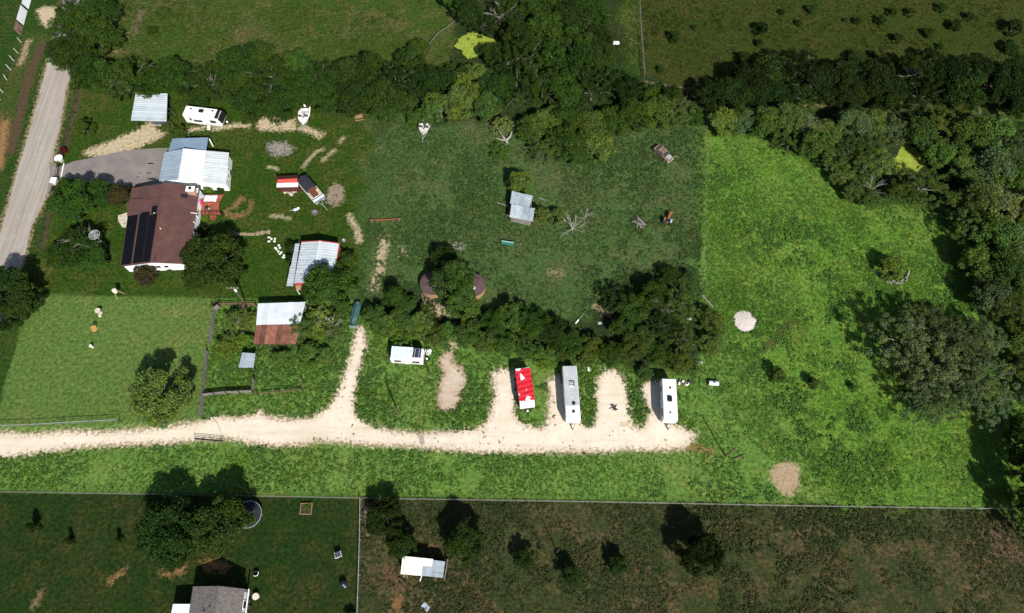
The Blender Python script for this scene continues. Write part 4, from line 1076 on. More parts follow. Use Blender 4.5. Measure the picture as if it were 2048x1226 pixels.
def runabout(bow, stern, w, m, label, tlabel, engine=True, junk=False):
    A, B = G(*stern, .9), G(*bow, .9); d = B - A; ln = d.length; rz = math.atan2(d.y, d.x)
    c = Vector(((A.x + B.x) / 2, (A.y + B.y) / 2, 0))
    boat_trailer(c, rz, ln, tlabel)
    o = root('motor_boat', label, 'boat', c + Vector((0, 0, .47)), rz)
    st = [(-.5, .92), (-.3, 1.0), (-.05, 1.0), (.15, .93), (.3, .74), (.42, .42), (.5, .05)]
    vs, fs = [], []
    for u, k in st:
        x, hw = u * ln, w / 2 * k; zt = .85 + .25 * max(0, u); zk = .0 + .5 * max(0, u) ** 2 * 2
        vs += [(x, -hw, zt), (x, -hw * .8, zk + .3), (x, 0, zk), (x, hw * .8, zk + .3), (x, hw, zt), (x, hw * .8, zt + .01), (x, hw * .74, zt - .42), (x, -hw * .74, zt - .42), (x, -hw * .8, zt + .01)]
    q = 9
    for i in range(len(st) - 1):
        for j in range(q):
            fs.append((i * q + j, (i + 1) * q + j, (i + 1) * q + (j + 1) % q, i * q + (j + 1) % q))
    fs += [tuple(range(q)), tuple(range(len(st) * q - 1, (len(st) - 1) * q - 1, -1))]
    hull = MB().add(vs, [f[::-1] for f in fs]).build('hull', m, o, False)
    MB().box((-ln * .1, 0, .47), (ln * .72, w * .66, .04)).build('cockpit_floor', mat('boat_floor', (.30, .29, .27), .8, .2), o, False)
    MB().prism([(ln * .14, -w * .44), (ln * .3, -w * .34), (ln * .43, -w * .18), (ln * .47, 0), (ln * .43, w * .18), (ln * .3, w * .34), (ln * .14, w * .44), (ln * .14, w * .12), (ln * .28, 0), (ln * .14, -w * .12)], .93, .99).build('foredeck', m, o, False)
    for s in (-1, 1):
        ws = MB().box((ln * .12, s * w * .26, 1.15), (.06, w * .3, .4), 0, 0, R(-25)).build('windscreen', glass, o, False)
        MB().box((ln * .1, s * w * .26, 1.36), (.05, w * .3, .04)).build('windscreen_rail', steel, ws, False)
        st_ = MB().box((-ln * .02, s * w * .24, .66), (.5, .5, .3)).build('seat', gel if not junk else gel_old, o, False, bevel=.05)
        MB().box((-ln * .02 - .25, s * w * .24, .95), (.12, .5, .4)).build('seat_back', gel, st_, False, bevel=.04)
    MB().box((ln * .04, s * w * .22, .85), (.35, .55, .5)).build('console', mat('boat_console', (.10, .11, .13), .5, .2), o, False)
    MB().box((-ln * .36, 0, .62), (.5, w * .6, .28)).build('bench', gel, o, False, bevel=.04)
    if engine:
        en = MB().box((-ln * .56, 0, 1.05), (.5, .42, .6)).build('outboard_motor', gel, o, False, bevel=.08)
        MB().box((-ln * .56, 0, .4), (.2, .14, .8)).build('motor_leg', black_m, en, False)
    MB().tube([(ln * .3, -w * .3, 1.1), (ln * .46, -w * .1, 1.18), (ln * .49, 0, 1.2), (ln * .46, w * .1, 1.18), (ln * .3, w * .3, 1.1)], .025).build('bow_rail', steel, o, False)
    return o
runabout((606, 249), (611, 216), 2.5, gel, 'white motor boat with bow to the south beside the hedge', 'boat trailer under the white boat beside the hedge')
runabout((846, 270), (852, 238), 2.4, gel_old, 'faded motor boat half hidden by a tree in the middle lot', 'boat trailer under the faded boat in the middle lot', False, True)
# pontoon boat
A, B = G(606, 362, .9), G(641, 403, .9); d = B - A; ln = d.length; rz = math.atan2(d.y, d.x)
c = Vector(((A.x + B.x) / 2, (A.y + B.y) / 2, 0))
boat_trailer(c, rz, ln, 'boat trailer under the pontoon boat')
o = root('pontoon_boat', 'pontoon boat with black canopy, brown floor and tan seats on a trailer', 'boat', c + Vector((0, 0, .5)), rz)
W = 2.5
for s in (-1, 1):
    MB().tube([(-ln * .5, s * .8, .3), (ln * .42, s * .8, .3), (ln * .5, s * .8, .5)], .3, .3, 12).build('pontoon', steel, o, False, smooth=True)
MB().box((0, 0, .66), (ln, W, .08)).build('deck', mat('brown_carpet', (.12, .05, .03), .9, .2), o, False)
fence_m = mat('boat_side_panel', (.62, .62, .60), .5, .1)
for s in (-1, 1): MB().box((0, s * (W / 2 - .05), 1.0), (ln * .94, .07, .62)).build('side_panel', fence_m, o, False)
MB().box((ln * .43, 0, 1.0), (.08, W - .1, .6)).build('front_panel', fence_m, o, False)
MB().box((ln * .46, 0, .73), (ln * .07, W - .05, .06)).build('bow_platform', mat('blue_grey_mat', (.17, .20, .26), .8, .2), o, False)
for x in (.36, .40): MB().box((ln * x, 0, 1.02), (.1, W - .5, .5)).build('bow_stripe', mat('navy_panel', (.05, .08, .16), .5, .1) if x > .38 else cam_white, o, False)
tan_seat = mat('tan_vinyl', (.52, .42, .27), .5, .12)
for (x, y, sx, sy) in ((.12, -.9, .7, .45), (.24, -.9, .7, .45), (.16, .9, .8, .45), (.3, .85, .7, .5)):
    q = MB().box((ln * x, y, .95), (sx, sy, .4)).build('seat', tan_seat, o, False, bevel=.07)
    MB().box((ln * x, y * 1.18, 1.2), (sx, .12, .45)).build('seat_back', tan_seat, q, False, bevel=.04)
vs, fs = [], []
for i in range(7):
    for j in range(7):
        u, v = i / 6 - .5, j / 6 - .5; vs.append((ln * (-.2 + u * .55), v * (W - .15), 2.15 - .35 * (2 * v) ** 4 - .12 * (2 * u) ** 2 + .03 * math.sin(i * 3.1)))
for i in range(6):
    for j in range(6): k = i * 7 + j; fs.append((k, k + 7, k + 8, k + 1))
cn = MB().add(vs, fs).build('canopy', mat('black_canvas', (.022, .022, .028), .85, .3, 2), o, False); cn.modifiers.new('thick', 'SOLIDIFY').thickness = .03
for x in (-.44, .04):
    for s in (-1, 1): MB().tube([(ln * x, s * 1.12, .7), (ln * x, s * 1.1, 1.85)], .025).build('canopy_pole', steel, o, False)
en = MB().box((-ln * .55, .2, 1.05), (.5, .42, .6)).build('outboard_motor', cam_white, o, False, bevel=.08)
MB().box((-ln * .55, .2, .4), (.2, .14, .8)).build('motor_leg', black_m, en, False)
# covered canoe-shaped boat by the silver gate
A, B = G(716, 604, .8), G(703, 656, .6); d = B - A; ln = d.length; rz = math.atan2(d.y, d.x)
o = root('covered_boat', 'narrow dark teal covered boat beside the sandy path and silver gate', 'boat', Vector(((A.x + B.x) / 2, (A.y + B.y) / 2, 0)), rz)
teal = mat('teal_cover', (.030, .085, .085), .5, .3, .8)
st = [(-.5, .8, 1.0), (-.3, 1, 1.1), (-.02, 1, 1.0), (.2, .8, .85), (.4, .45, .7), (.5, .06, .55)]; vs, fs = [], []
for u, k, h in st:
    x, hw = u * ln, .75 * k; vs += [(x, -hw, .2), (x, -hw, h * .75), (x, 0, h), (x, hw, h * .75), (x, hw, .2)]
for i in range(5):
    for j in range(5): fs.append((i * 5 + j, i * 5 + (j + 1) % 5, (i + 1) * 5 + (j + 1) % 5, (i + 1) * 5 + j))
fs += [(0, 1, 2, 3, 4), (29, 28, 27, 26, 25)]
MB().add(vs, [f[::-1] for f in fs]).build('hull', teal, o, False)
MB().beam((-ln * .5, 0, 1.04), (ln * .3, 0, .82), .06, .06).build('ridge_pole', steel, o, False)
MB().box((ln * .12, .35, .8), (ln * .24, .04, .03)).build('cover_seam', steel, o, False)
for x in (-.3, .25): MB().box((ln * x, 0, .1), (.2, 1.2, .2)).build('stand', wood_grey, o, False)

# cars
def car(loc, rz, m, label, name='car', wreck=False):
    o = root(name, label, 'car', loc, rz)
    ln, w = 4.5, 1.75
    body = [(-2.25, .45), (-1.9, .32), (1.9, .32), (2.25, .5), (2.2, .85), (1.2, 1.0), (-1.3, 1.02), (-2.2, .98)]
    profile_body(body, w).build('body', m, o, False, bevel=.1)
    cabin = [(-1.75, 1.0), (.95, .98), (.35, 1.42), (-1.15, 1.45)]
    cb = profile_body(cabin, w - .22).build('cabin', m if wreck else glass, o, False, bevel=.05)
    MB().box((-.4, 0, 1.46), (1.35, w - .35, .05)).build('roof', m, cb, False, bevel=.02)
    MB().box((.68, 0, 1.22), (.05, w - .42, .56), 0, 0, R(-52)).build('windscreen', glass, cb, False)
    for s in (-1, 1):
        for x in (-1.4, 1.4): wheel(o, (x, s * (w / 2 - .1), .32), .32, .2)
        MB().box((2.2, s * .6, .72), (.08, .35, .16)).build('headlight', steel, o, False)
        MB().box((-.4, s * (w / 2 - .09), 1.22), (1.3, .03, .3)).build('side_window', glass, cb, False)
    MB().box((2.25, 0, .48), (.12, w - .1, .18)).build('bumper', steel, o, False)
    return o
p = G(315, 246, .8); car(Vector((p.x, p.y + 1.9, 0)), R(-92), mat('dark_car_paint', (.06, .065, .075), .3, .1, spec=.5), 'dark car nosing out from under the open carport')
A, B = G(1313, 292, .9), G(1341, 319, .9); d = B - A
rust = mat('brown_rust', (.12, .065, .042), .85, .45, 2.5, col2=(.22, .17, .14))
o = car(Vector(((A.x + B.x) / 2, (A.y + B.y) / 2, 0)), math.atan2(d.y, d.x), rust, 'rusted abandoned car sunk in weeds near the lot corner', 'abandoned_car', True)
MB().box((1.55, .1, 1.03), (.9, 1.0, .08), .2).build('engine_parts', steel, o, False)
MB().beam((2.0, .9, 1.0), (2.4, 1.9, .8), .25, .04).build('open_door', rust, o, False)
# old tractor
p = G(1336, 440); o = root('rusted_tractor', 'small rusted orange tractor with bluish scrap beside it in the weeds', 'tractor', p, R(68))
orust = mat('orange_rust', (.26, .10, .035), .8, .4, 2.0)
MB().box((.75, 0, .85), (1.3, .6, .5)).build('hood', orust, o, False, bevel=.08)
MB().box((-.5, 0, .6), (1.2, .5, .4)).build('chassis', rust, o, False)
sq = MB().box((-.7, 0, .98), (.45, .5, .12)).build('seat', black_m, o, False, bevel=.04); MB().box((-.93, 0, 1.2), (.1, .5, .4)).build('seat_back', black_m, sq, False)
for s in (-1, 1):
    wheel(o, (-.8, s * .65, .6), .6, .32); wheel(o, (1.0, s * .5, .34), .34, .2)
    MB().box((-.8, s * .65, 1.22), (.8, .36, .06)).build('mudguard', orust if s > 0 else mat('blue_scrap', (.30, .42, .50), .5, .2), o, False)
MB().tube([(0, 0, 1.0), (-.25, 0, 1.25)], .03).build('steering_column', black_m, o, False); MB().tube([(.6, .1, 1.1), (.6, .1, 1.6)], .05).build('exhaust', rust, o, False)
# dark heap of boards
p = G(1281, 447); o = root('scrap_heap', 'low heap of dark weathered boards in the weeds', 'scrap heap', p)
for k in range(9):
    MB().box(((rng.random() - .5) * 1.6, (rng.random() - .5) * 1.2, .12 + .06 * k), (1.6 + rng.random(), .25, .06), rng.random() * 3).build('board', wood_grey if k % 3 else wood_dark, o, False)
p = G(771, 441); o = root('farm_implement', 'long red farm implement lying in the grass of the middle lot', 'implement', p, R(3))
MB().beam((-3, 0, .35), (3, 0, .35), .12, .12).build('tool_bar', red_trim, o, False)
for x in (-2.6, -1.6, 1.6, 2.7): MB().box((x, -.15, .3), (.3, .6, .25)).build('tine_unit', rust, o, False)
wheel(o, (2.9, .25, .25), .25, .14); wheel(o, (-2.9, .25, .25), .25, .14)
p = G(1015, 490); o = root('garden_bench', 'green bench standing in the mown part of the middle lot', 'bench', p, R(-10))
green_paint = mat('green_paint', (.015, .17, .11), .5, .15)
MB().box((0, 0, .45), (2.4, .4, .06)).build('seat', green_paint, o, False)
MB().box((0, .28, .75), (2.4, .06, .4)).build('backrest', mat('pale_green', (.25, .42, .36), .5, .15), o, False)
for x in (-1, 1): MB().box((x, .1, .22), (.08, .5, .44)).build('leg', black_m, o, False)

# ================================================================== POLES, FENCES, GATES
pole_wood = mat('pole_wood', (.12, .09, .065), .85, .3, 2)
def pole(px, py, h, label, arm=False, box=False, name='utility_pole', m=None, r=.14):
    p = G(px, py); o = root(name, label, 'pole', p)
    MB().tube([(0, 0, 0), (0, 0, h * .5), (0, 0, h)], r, r * .75, 8).build('shaft', m or pole_wood, o, False)
    if arm:
        MB().beam((-1.0, 0, h - .5), (1.0, .1, h - .5), .1, .12).build('cross_arm', pole_wood, o, False)
        for x in (-.9, -.3, .3, .9): MB().lathe((x, 0, h - .42), [(.05, 0), (.07, .08), (.03, .16)], 8).build('insulator', trim_white, o, False)
    if box:
        MB().lathe((.3, -.1, h - 1.5), [(.2, 0), (.24, .05), (.24, .6), (.15, .7)], 12).build('transformer', mat('pale_transformer', (.55, .56, .58), .4, .1), o, False)
    return o
pole(491, 607, 7.0, 'utility pole with transformer and cross arm by the pen fence', True, True)
pole(798, 830, 6.6, 'bare wooden pole casting a long shadow west of the sandy pad')
pole(862, 753, 3.0, 'short wooden pole near the blue-tarped camper', r=.1)
pole(1450, 912, 6.6, 'leaning-shadow wooden pole beyond the east end of the gravel drive')
pole(1114, 1105, 5.0, 'thin wooden pole in the brown pasture', r=.09)
for px, py, h, lb in ((1445, 1148, 3.2, 'taller stake beside the large lone dark tree in the brown pasture'), ):
    pole(px, py, h, lb, name='stake', r=.06)
o = MB().beam(G(1463, 920, .12), G(1488, 910, .12), .16, .14).build('fallen_pole', pole_wood); tag(o, 'grey pole lying in the grass near the wooden pole east of the drive', 'pole')
wire_m = mat('fence_wire', (.20, .20, .19), .6, .2, metal=.2)
def wire_fence(name, label, px, step=4.0, h=1.25, post_m=None, wires=4, top=None, pw=.11, rail_m=None, tilt=0.05):
    pts = GL(px); c = pts[len(pts) // 2]
    o = root(name, label, 'fence', c)
    line = []
    for a_, b_ in zip(pts[:-1], pts[1:]):
        k = max(1, round((b_ - a_).length / step))
        line += [lerp(a_, b_, i / k) for i in range(k)]
    line.append(pts[-1])
    for p in line:
        hh = h * (1 + .12 * (rng.random() - .5)); q = Vector((rng.random() - .5, rng.random() - .5, 0)) * tilt * 2
        MB().tube([p, p + q + Vector((0, 0, hh + .1))], pw / 2, pw * .45, 6).build('post', post_m or pole_wood, o)
    mb = MB()
    for k in range(wires):
        zz = h * (k + 1) / wires - .04
        for a_, b_ in zip(line[:-1], line[1:]):
            m_ = lerp(a_, b_, .5) + Vector((0, 0, zz - .03)); mb.tube([a_ + Vector((0, 0, zz)), m_, b_ + Vector((0, 0, zz))], .009, n=3)
    mb.build('wires', wire_m, o)
    if top:
        for a_, b_ in zip(line[:-1], line[1:]): MB().tube([a_ + Vector((0, 0, h)), b_ + Vector((0, 0, h))], top, n=5).build('top_rail', rail_m or steel, o)
    return o
wire_fence('boundary_fence', 'long wire fence with wooden posts along the south boundary', [(-40, 984), (0, 985), (400, 991), (800, 999), (1200, 1005), (1600, 1013), (2000, 1019), (2080, 1020)], 4.6, 1.35, wires=5)
wire_fence('lawn_fence', 'pale wire fence between the mown lawn and the gravel drive', [(-30, 856), (0, 855), (60, 853), (130, 849), (240, 843)], 5.0, 1.3, top=.035, pw=.1)
wire_fence('yard_fence', 'wire fence dividing the dark lawn from the brown pasture', [(723, 1000), (722, 1080), (720, 1150), (717, 1240)], 3.2, 1.4, steel, top=.05)
wire_fence('field_fence', 'straight wire fence with pale rail between the two north fields', [(1277, -30), (1280, 50), (1284, 105), (1288, 158)], 5.0, 1.4, top=.06, rail_m=wood_grey)
wire_fence('pond_fence', 'curved pale rail fence beside the algae pond', [(920, 38), (910, 50), (895, 62), (878, 73), (862, 92), (848, 116)], 4.0, 1.2, top=.07, rail_m=wood_grey, wires=2)
wire_fence('front_fence', 'low dark fence between the road and the front yard trees', [(158, 182), (150, 228), (140, 262), (128, 305)], 4.0, 1.1, black_m, top=.04, rail_m=black_m)
wire_fence('front_fence', 'low dark fence south of the driveway gate beside the road', [(110, 378), (102, 415), (92, 462), (83, 500)], 4.0, 1.1, black_m, top=.04, rail_m=black_m)
wire_fence('lot_fence', 'wire fence along the east side of the middle lot', [(1412, 225), (1410, 400), (1405, 590)], 5.0, 1.3, wires=4)
wire_fence('road_fence', 'pale leaning post fence along the far verge of the road', [(43, 85), (36, 106), (28, 122), (22, 140), (14, 160), (6, 185), (-4, 215)], 2.6, 1.5, mat('pale_post', (.55, .53, .48), .7, .2), wires=2, pw=.16, tilt=.3)
# corrugated fence panels at the top left corner
o = root('panel_fence', 'corrugated white and brown panel fence at the far verge of the road', 'fence', G(50, 35))
for (a_, b_, mm) in (((62, 0), (57, 18), roof_white), ((55, 22), (47, 50), roof_white), ((46, 53), (41, 70), rust)):
    rib_panels(o, G(*a_, 0.03), G(*b_, 0.03), G(*a_) + Vector((-.5, 0, 1.75)), G(*b_) + Vector((-.5, 0, 1.75)), 2, mm, .3, .03, 'fence_panel')
# pen: weathered boards
def board_fence(label, px, h=1.5, step=2.4, rails=4, m=None, name='pen_fence', gap=.06):
    pts = GL(px); o = root(name, label, 'fence', pts[0]); line = []
    for a_, b_ in zip(pts[:-1], pts[1:]):
        k = max(1, round((b_ - a_).length / step)); line += [lerp(a_, b_, i / k) for i in range(k)]
    line.append(pts[-1])
    for p in line: MB().box((p.x, p.y, h / 2 + .05), (.13, .13, h + .1), rng.random()).build('post', wood_dark, o)
    bh = h / rails - gap
    for a_, b_ in zip(line[:-1], line[1:]):
        n = Vector((-(b_ - a_).y, (b_ - a_).x, 0)).normalized() * .09
        for k in range(rails):
            zz = (k + .55) * h / rails; MB().beam(a_ + n + Vector((0, 0, zz + .03 * rng.random())), b_ + n + Vector((0, 0, zz + .03 * rng.random())), .04, bh).build('board', m or wood_grey, o)
    return o
board_fence('weathered board fence along the west side of the weedy pen', [(440, 615), (431, 622), (427, 655), (421, 690)])
board_fence('weathered board fence between the mown lawn and the lower pen', [(417, 705), (412, 745), (408, 790), (404, 832)])
board_fence('grey board fence closing the south side of the lower pen', [(408, 793), (455, 788), (508, 786), (511, 760)], 1.3)
board_fence('rusty pipe fence in the weeds below the pen shelter', [(516, 790), (560, 786), (606, 782), (606, 760)], 1.0, 3.5, 2, mat('rust_pipe', (.20, .10, .07), .8, .3), 'pipe_fence', .38)
board_fence('rusty low fence along the north side of the weedy pen', [(442, 612), (480, 611), (514, 613)], 1.2, 2.4, 3, mat('rust_pipe', (.20, .10, .07), .8, .3), 'pipe_fence', .25)
def tube_gate(label, a_, b_, h=1.3, m=None, rails=4):
    A, B = G(*a_), G(*b_); o = root('tube_gate', label, 'gate', A); mb = MB()
    for k in range(rails): mb2 = MB().tube([A + Vector((0, 0, .25 + k * (h - .25) / (rails - 1))), B + Vector((0, 0, .25 + k * (h - .25) / (rails - 1)))], .035).build('bar', m or black_m, o)
    for u in (0, .5, 1): MB().tube([lerp(A, B, u) + Vector((0, 0, .2)), lerp(A, B, u) + Vector((0, 0, h))], .035).build('upright', m or black_m, o)
    return o
tube_gate('black tube gate standing open at the pen corner', (427, 612), (442, 606))
tube_gate('silver tube gate at the top of the sandy path', (701, 657), (718, 658), m=steel)
tube_gate('dark tube gate lying open at the edge of the gravel drive', (392, 879), (450, 884), 1.1)
p = G(486, 612); o = root('rust_barrel', 'rust-red barrel at the foot of the utility pole', 'barrel', G(491, 617))
MB().lathe((0, 0, 0), [(.45, 0), (.5, .1), (.48, .5), (.5, .9), (.45, 1.0)], 16).build('drum', mat('rust_drum', (.22, .08, .06), .7, .35), o, False); MB().lathe((0, 0, 1.0), [(.42, 0), (.42, .03)], 16).build('lid', rust, o, False)
o = MB().tube([G(*q, .06) for q in ((412, 832), (425, 836), (434, 846), (440, 860), (447, 880))], .09, n=6).build('hose', mat('pale_hose', (.55, .50, .38), .7, .15)); tag(o, 'pale hose curving across the gravel drive below the pen', 'hose')
for k, (px, py) in enumerate(((845, 1078), (871, 1080), (976, 1092), (1003, 1095), (1082, 1106), (1262, 1140))):
    pole(px, py, 1.5, 'thin stake in the brown pasture, ' + ('first', 'second', 'third', 'fourth', 'fifth', 'sixth')[k] + ' from left', name='stake', r=.06)['group'] = 'stakes in the brown pasture'
# driveway entrance
for px, py, lb in ((122, 321, 'white curved stone gate pier north of the driveway gate'), (114, 367, 'white blocky stone gate pier south of the driveway gate')):
    p = G(px, py); o = root('gate_pier', lb, 'gate pier', p)
    if py < 340:
        MB().lathe((0, 0, 0), [(.62, 0), (.62, .75), (.75, .8)], 20).build('pier_base', stone, o, False)
        MB().lathe((0, 0, .8), [(.8, 0), (.85, .12), (.6, .14), (.5, .05)], 20).build('planter_rim', trim_white, o, False)
    else:
        MB().box((0, 0, .6), (1.0, 1.0, 1.2)).build('pier_base', stone, o, False, bevel=.04); MB().box((0, 0, 1.26), (1.2, 1.2, .14)).build('pier_cap', trim_white, o, False, bevel=.02)
A, B = G(122, 327), G(116, 361); o = root('driveway_gate', 'long black bar gate across the driveway entrance', 'gate', A)
for zz in (.3, .7, 1.15): MB().tube([A + Vector((0, 0, zz)), B + Vector((0, 0, zz))], .04).build('bar', black_m, o)
for k in range(9): MB().tube([lerp(A, B, k / 8) + Vector((0, 0, .25)), lerp(A, B, k / 8) + Vector((0, 0, 1.15 + .15 * math.sin(k / 8 * 3.14)))], .025).build('upright', black_m, o)
o = sheet('gate_track', [G(127, 326), G(129, 326), G(121, 364), G(119, 364)], .022, trim_white, 'pale strip set in the driveway behind the gate')

# ================================================================== SMALL THINGS
# tripod feeder and lawn ornaments
p = G(240, 590); o = root('tripod_feeder', 'pale tripod feeder with drum on long legs at the edge of the mown lawn', 'feeder', p)
MB().lathe((0, 0, 1.5), [(.15, -.25), (.42, 0), (.44, .7), (.3, .85), (.05, .95)], 16).build('drum', mat('cream_drum', (.62, .55, .42), .6, .15), o, False)
for k in range(3): a = k * 2.09 + .3; MB().tube([(.35 * math.cos(a), .35 * math.sin(a), 1.6), (.95 * math.cos(a), .95 * math.sin(a), 0)], .05).build('leg', mat('tan_leg', (.42, .30, .2), .7, .2), o, False)
p = G(201, 626); o = root('bird_bath', 'pale pedestal bird bath at the north of the mown lawn', 'bird bath', p)
MB().lathe((0, 0, 0), [(.4, 0), (.4, .12), (.14, .2), (.12, .8), (.5, .95), (.55, 1.05), (.45, 1.0)], 18).build('pedestal', stone, o, False)
MB().box((.1, -.6, .08), (.5, .4, .16), .5).build('foot_block', mat('cream_drum', (.62, .55, .42), .6, .15), o, False)
p = G(189, 657); o = root('stump_planter', 'yellowish tree-stump planter holding a small grey shrub on the mown lawn', 'planter', p)
MB().lathe((0, 0, 0), [(.62, 0), (.55, .15), (.56, .4), (.46, .42), (.44, .3)], 14).build('stump', mat('cut_wood', (.42, .26, .06), .8, .3, 3), o, False)
p = G(186, 695); o = root('white_post', 'short white marker post at the south of the ornament row on the lawn', 'post', p)
MB().box((0, 0, .4), (.3, .3, .8)).build('shaft', trim_white, o, False); MB().box((0, 0, .86), (.42, .42, .1)).build('cap', trim_white, o, False)
# stepping slabs and white stones
tan_slab = mat('tan_slab', (.30, .23, .15), .9, .3, 1.5, rand=.3)
def blob(px, py, rx, ry, h, m, name, rz=0.0, n=9):
    p = G(px, py); o_ = MB().prism([(p.x + rx * (.85 + .3 * rng.random()) * math.cos(2 * math.pi * k / n) , p.y + ry * (.85 + .3 * rng.random()) * math.sin(2 * math.pi * k / n)) for k in range(n)], 0.0, h).build(name, m, None, bevel=.02); return o_
for k in range(4):
    a_, b_ = G(446 + k * 16.3, 464.5 + k * .5), G(461 + k * 16.3, 470 + k * .5)
    o = MB().prism([(a_.x, a_.y), (b_.x, a_.y - .02), (b_.x, b_.y), (a_.x, b_.y + .03)][::-1], 0, .06).build('path_slab', tan_slab); tag(o, 'tan rectangular paving slab in the row leading from the house tree', 'paving slab', 'slabs of the garden path')
for px, py, lb in ((516, 467, 'small round tan stepping stone next to the paving slabs'), (525, 465, 'large round tan stepping stone in the middle of the path'), (537, 464, 'oval tan stepping stone at the east end of the path')):
    tag(blob(px, py, .5 if px != 525 else .62, .5, .06, tan_slab, 'stepping_stone'), lb, 'stepping stone', 'round stepping stones')
white_stone = mat('white_stone', (.72, .70, .64), .9, .12, 2.0, rand=.1)
for px, py in ((538, 475), (543, 478), (550, 478), (549, 483), (538, 483), (558, 491), (551, 496), (553, 499), (560, 496), (557, 503), (563, 505), (560, 508), (568, 511), (567, 515)):
    tag(blob(px, py, .2 + .14 * rng.random(), .18 + .12 * rng.random(), .1, white_stone, 'white_stone'), 'small white stone in the scatter between the path and the barn', 'stone', 'white stones by the barn')
# kettle of things in the yard
p = G(592, 421); o = root('garden_cart', 'small blue and white cart lying on the yard grass', 'cart', p, .4)
MB().box((0, 0, .35), (.8, .5, .3)).build('tub', mat('pale_blue_plastic', (.45, .55, .68), .4, .1), o, False, bevel=.05); MB().box((.55, .1, .3), (.5, .4, .2), .3).build('tray', trim_white, o, False)
for s in (-1, 1): wheel(o, (-.3, s * .3, .18), .18, .1)
MB().tube([(-.4, 0, .4), (-1.0, 0, .7)], .03).build('handle', trim_white, o, False)
p = G(630, 425); o = root('fire_ring', 'grey fire ring on the yard grass', 'fire ring', p)
for k in range(9): a = k * .7; MB().box((.55 * math.cos(a), .55 * math.sin(a), .12), (.34, .22, .24), a + 1.57).build('block', mat('dark_stone', (.14, .14, .14), .9, .3, rand=.3), o, False)
MB().lathe((0, 0, 0), [(.45, 0), (.45, .05)], 12).build('ash', mat('ash', (.2, .2, .2), .95, .3), o, False)
p = G(718, 238); o = root('picnic_table', 'brown wooden picnic table under the hedge end', 'table', p, R(15))
for k in range(4): MB().box((0, -.3 + k * .2, .75), (1.8, .18, .05)).build('top_board', wood_tan, o, False)
for s in (-1, 1):
    MB().box((0, s * .7, .45), (1.8, .26, .05)).build('bench_board', wood_tan, o, False)
    MB().beam((s * .7, -.75, .02), (s * .7, .2, .74), .08, .08).build('leg', wood_dark, o, False); MB().beam((s * .7, .75, .02), (s * .7, -.2, .74), .08, .08).build('leg', wood_dark, o, False)
p = G(688, 482); o = root('bucket', 'small pale lavender bucket by the north-east corner of the barn', 'bucket', p)
MB().lathe((0, 0, 0), [(.22, 0), (.3, .45), (.26, .45), (.2, .1)], 14).build('pail', mat('lavender', (.45, .38, .55), .5, .1), o, False); MB().tube([(-.28, 0, .45), (0, 0, .7), (.28, 0, .45)], .02).build('handle', steel, o, False)
# trampoline
p = G(500, 1030); o = root('trampoline', 'round black trampoline with pale rim under the tree', 'trampoline', p)
n = 36; ring = [(2.15 * math.cos(2 * math.pi * k / n), 2.15 * math.sin(2 * math.pi * k / n), .85) for k in range(n + 1)]
MB().tube(ring, .07, n=6).build('rim', mat('pale_rim', (.20, .24, .25), .5, .1), o, False)
MB().lathe((0, 0, .8), [(2.1, 0), (2.1, .03)], 36).build('mat', mat('black_mat', (.016, .019, .026), .8, .2), o, False)
for k in range(6): a = k * 1.047; MB().tube([(2.1 * math.cos(a), 2.1 * math.sin(a), 0), (2.1 * math.cos(a), 2.1 * math.sin(a), .85)], .05).build('leg', steel, o, False)
# raised bed
p = G(613, 1018); o = root('raised_bed', 'square raised garden bed of leafy greens in the dark lawn', 'raised bed', p)
for s in (-1, 1):
    MB().box((0, s * .85, .2), (1.9, .08, .4)).build('side_board', wood_tan, o, False); MB().box((s * .91, 0, .2), (.08, 1.62, .4)).build('side_board', wood_tan, o, False)
MB().box((0, 0, .17), (1.7, 1.58, .3)).build('soil', mat('bed_soil', (.04, .03, .02), .95, .3), o, False)
for k, (px, py, lb) in enumerate(((511, 1193, 'round cream patio table beside the grey-roofed house'),)):
    p = G(px, py, .8); o = root('round_table', lb, 'table', (p.x, p.y, 0)); cr = mat('cream_top', (.55, .48, .42), .6, .12)
    MB().lathe((0, 0, .75), [(.5, 0), (.52, .05), (.06, .06), (.05, .02)], 22).build('table_top', cr, o, False); MB().lathe((0, 0, 0), [(.35, 0), (.3, .06), (.06, .1), (.06, .75)], 12).build('pedestal', cr, o, False)
for px, py in ((498, 1205), (499, 1217)):
    p = G(px, py); q = root('black_pot', 'black pot by the wall of the grey-roofed house, ' + ('nearer the round table' if py < 1210 else 'nearer the bottom edge'), 'pot', p, 0, 'pots by the wall')
    MB().lathe((0, 0, 0), [(.3, 0), (.42, .5), (.46, .55), (.4, .5), (.34, .3)], 16).build('pot', mat('dark_pot', (.04, .04, .05), .5, .2), q, False); MB().lathe((0, 0, .3), [(.36, 0), (.36, .06)], 16).build('soil', mat('bed_soil', (.04, .03, .02), .95, .3), q, False)
p = G(514, 1147); o = root('black_tub', 'black tub with white rim on the dark lawn', 'tub', p)
MB().lathe((0, 0, 0), [(.32, 0), (.42, .6), (.36, .6), (.3, .1)], 18).build('tub', black_m, o, False); MB().tube([(.42 * math.cos(a * .35 - 2.2), .42 * math.sin(a * .35 - 2.2), .62) for a in range(9)], .05).build('rim', trim_white, o, False)
p = G(679, 1110); chair(p, R(200), mat('pinkish_white', (.72, .64, .60), .6, .1), 'pale folding chair on the dark lawn near the yard fence', s=1.8)
p = G(688, 1168); o = root('barbecue', 'black domed grill on the dark lawn near the yard fence', 'barbecue', p)
MB().lathe((0, 0, .3), [(.5, 0), (.6, .25), (.55, .5), (.25, .72), (.02, .75)], 16).build('dome', mat('dark_navy', (.012, .015, .03), .35, .2, spec=.5), o, False, True)
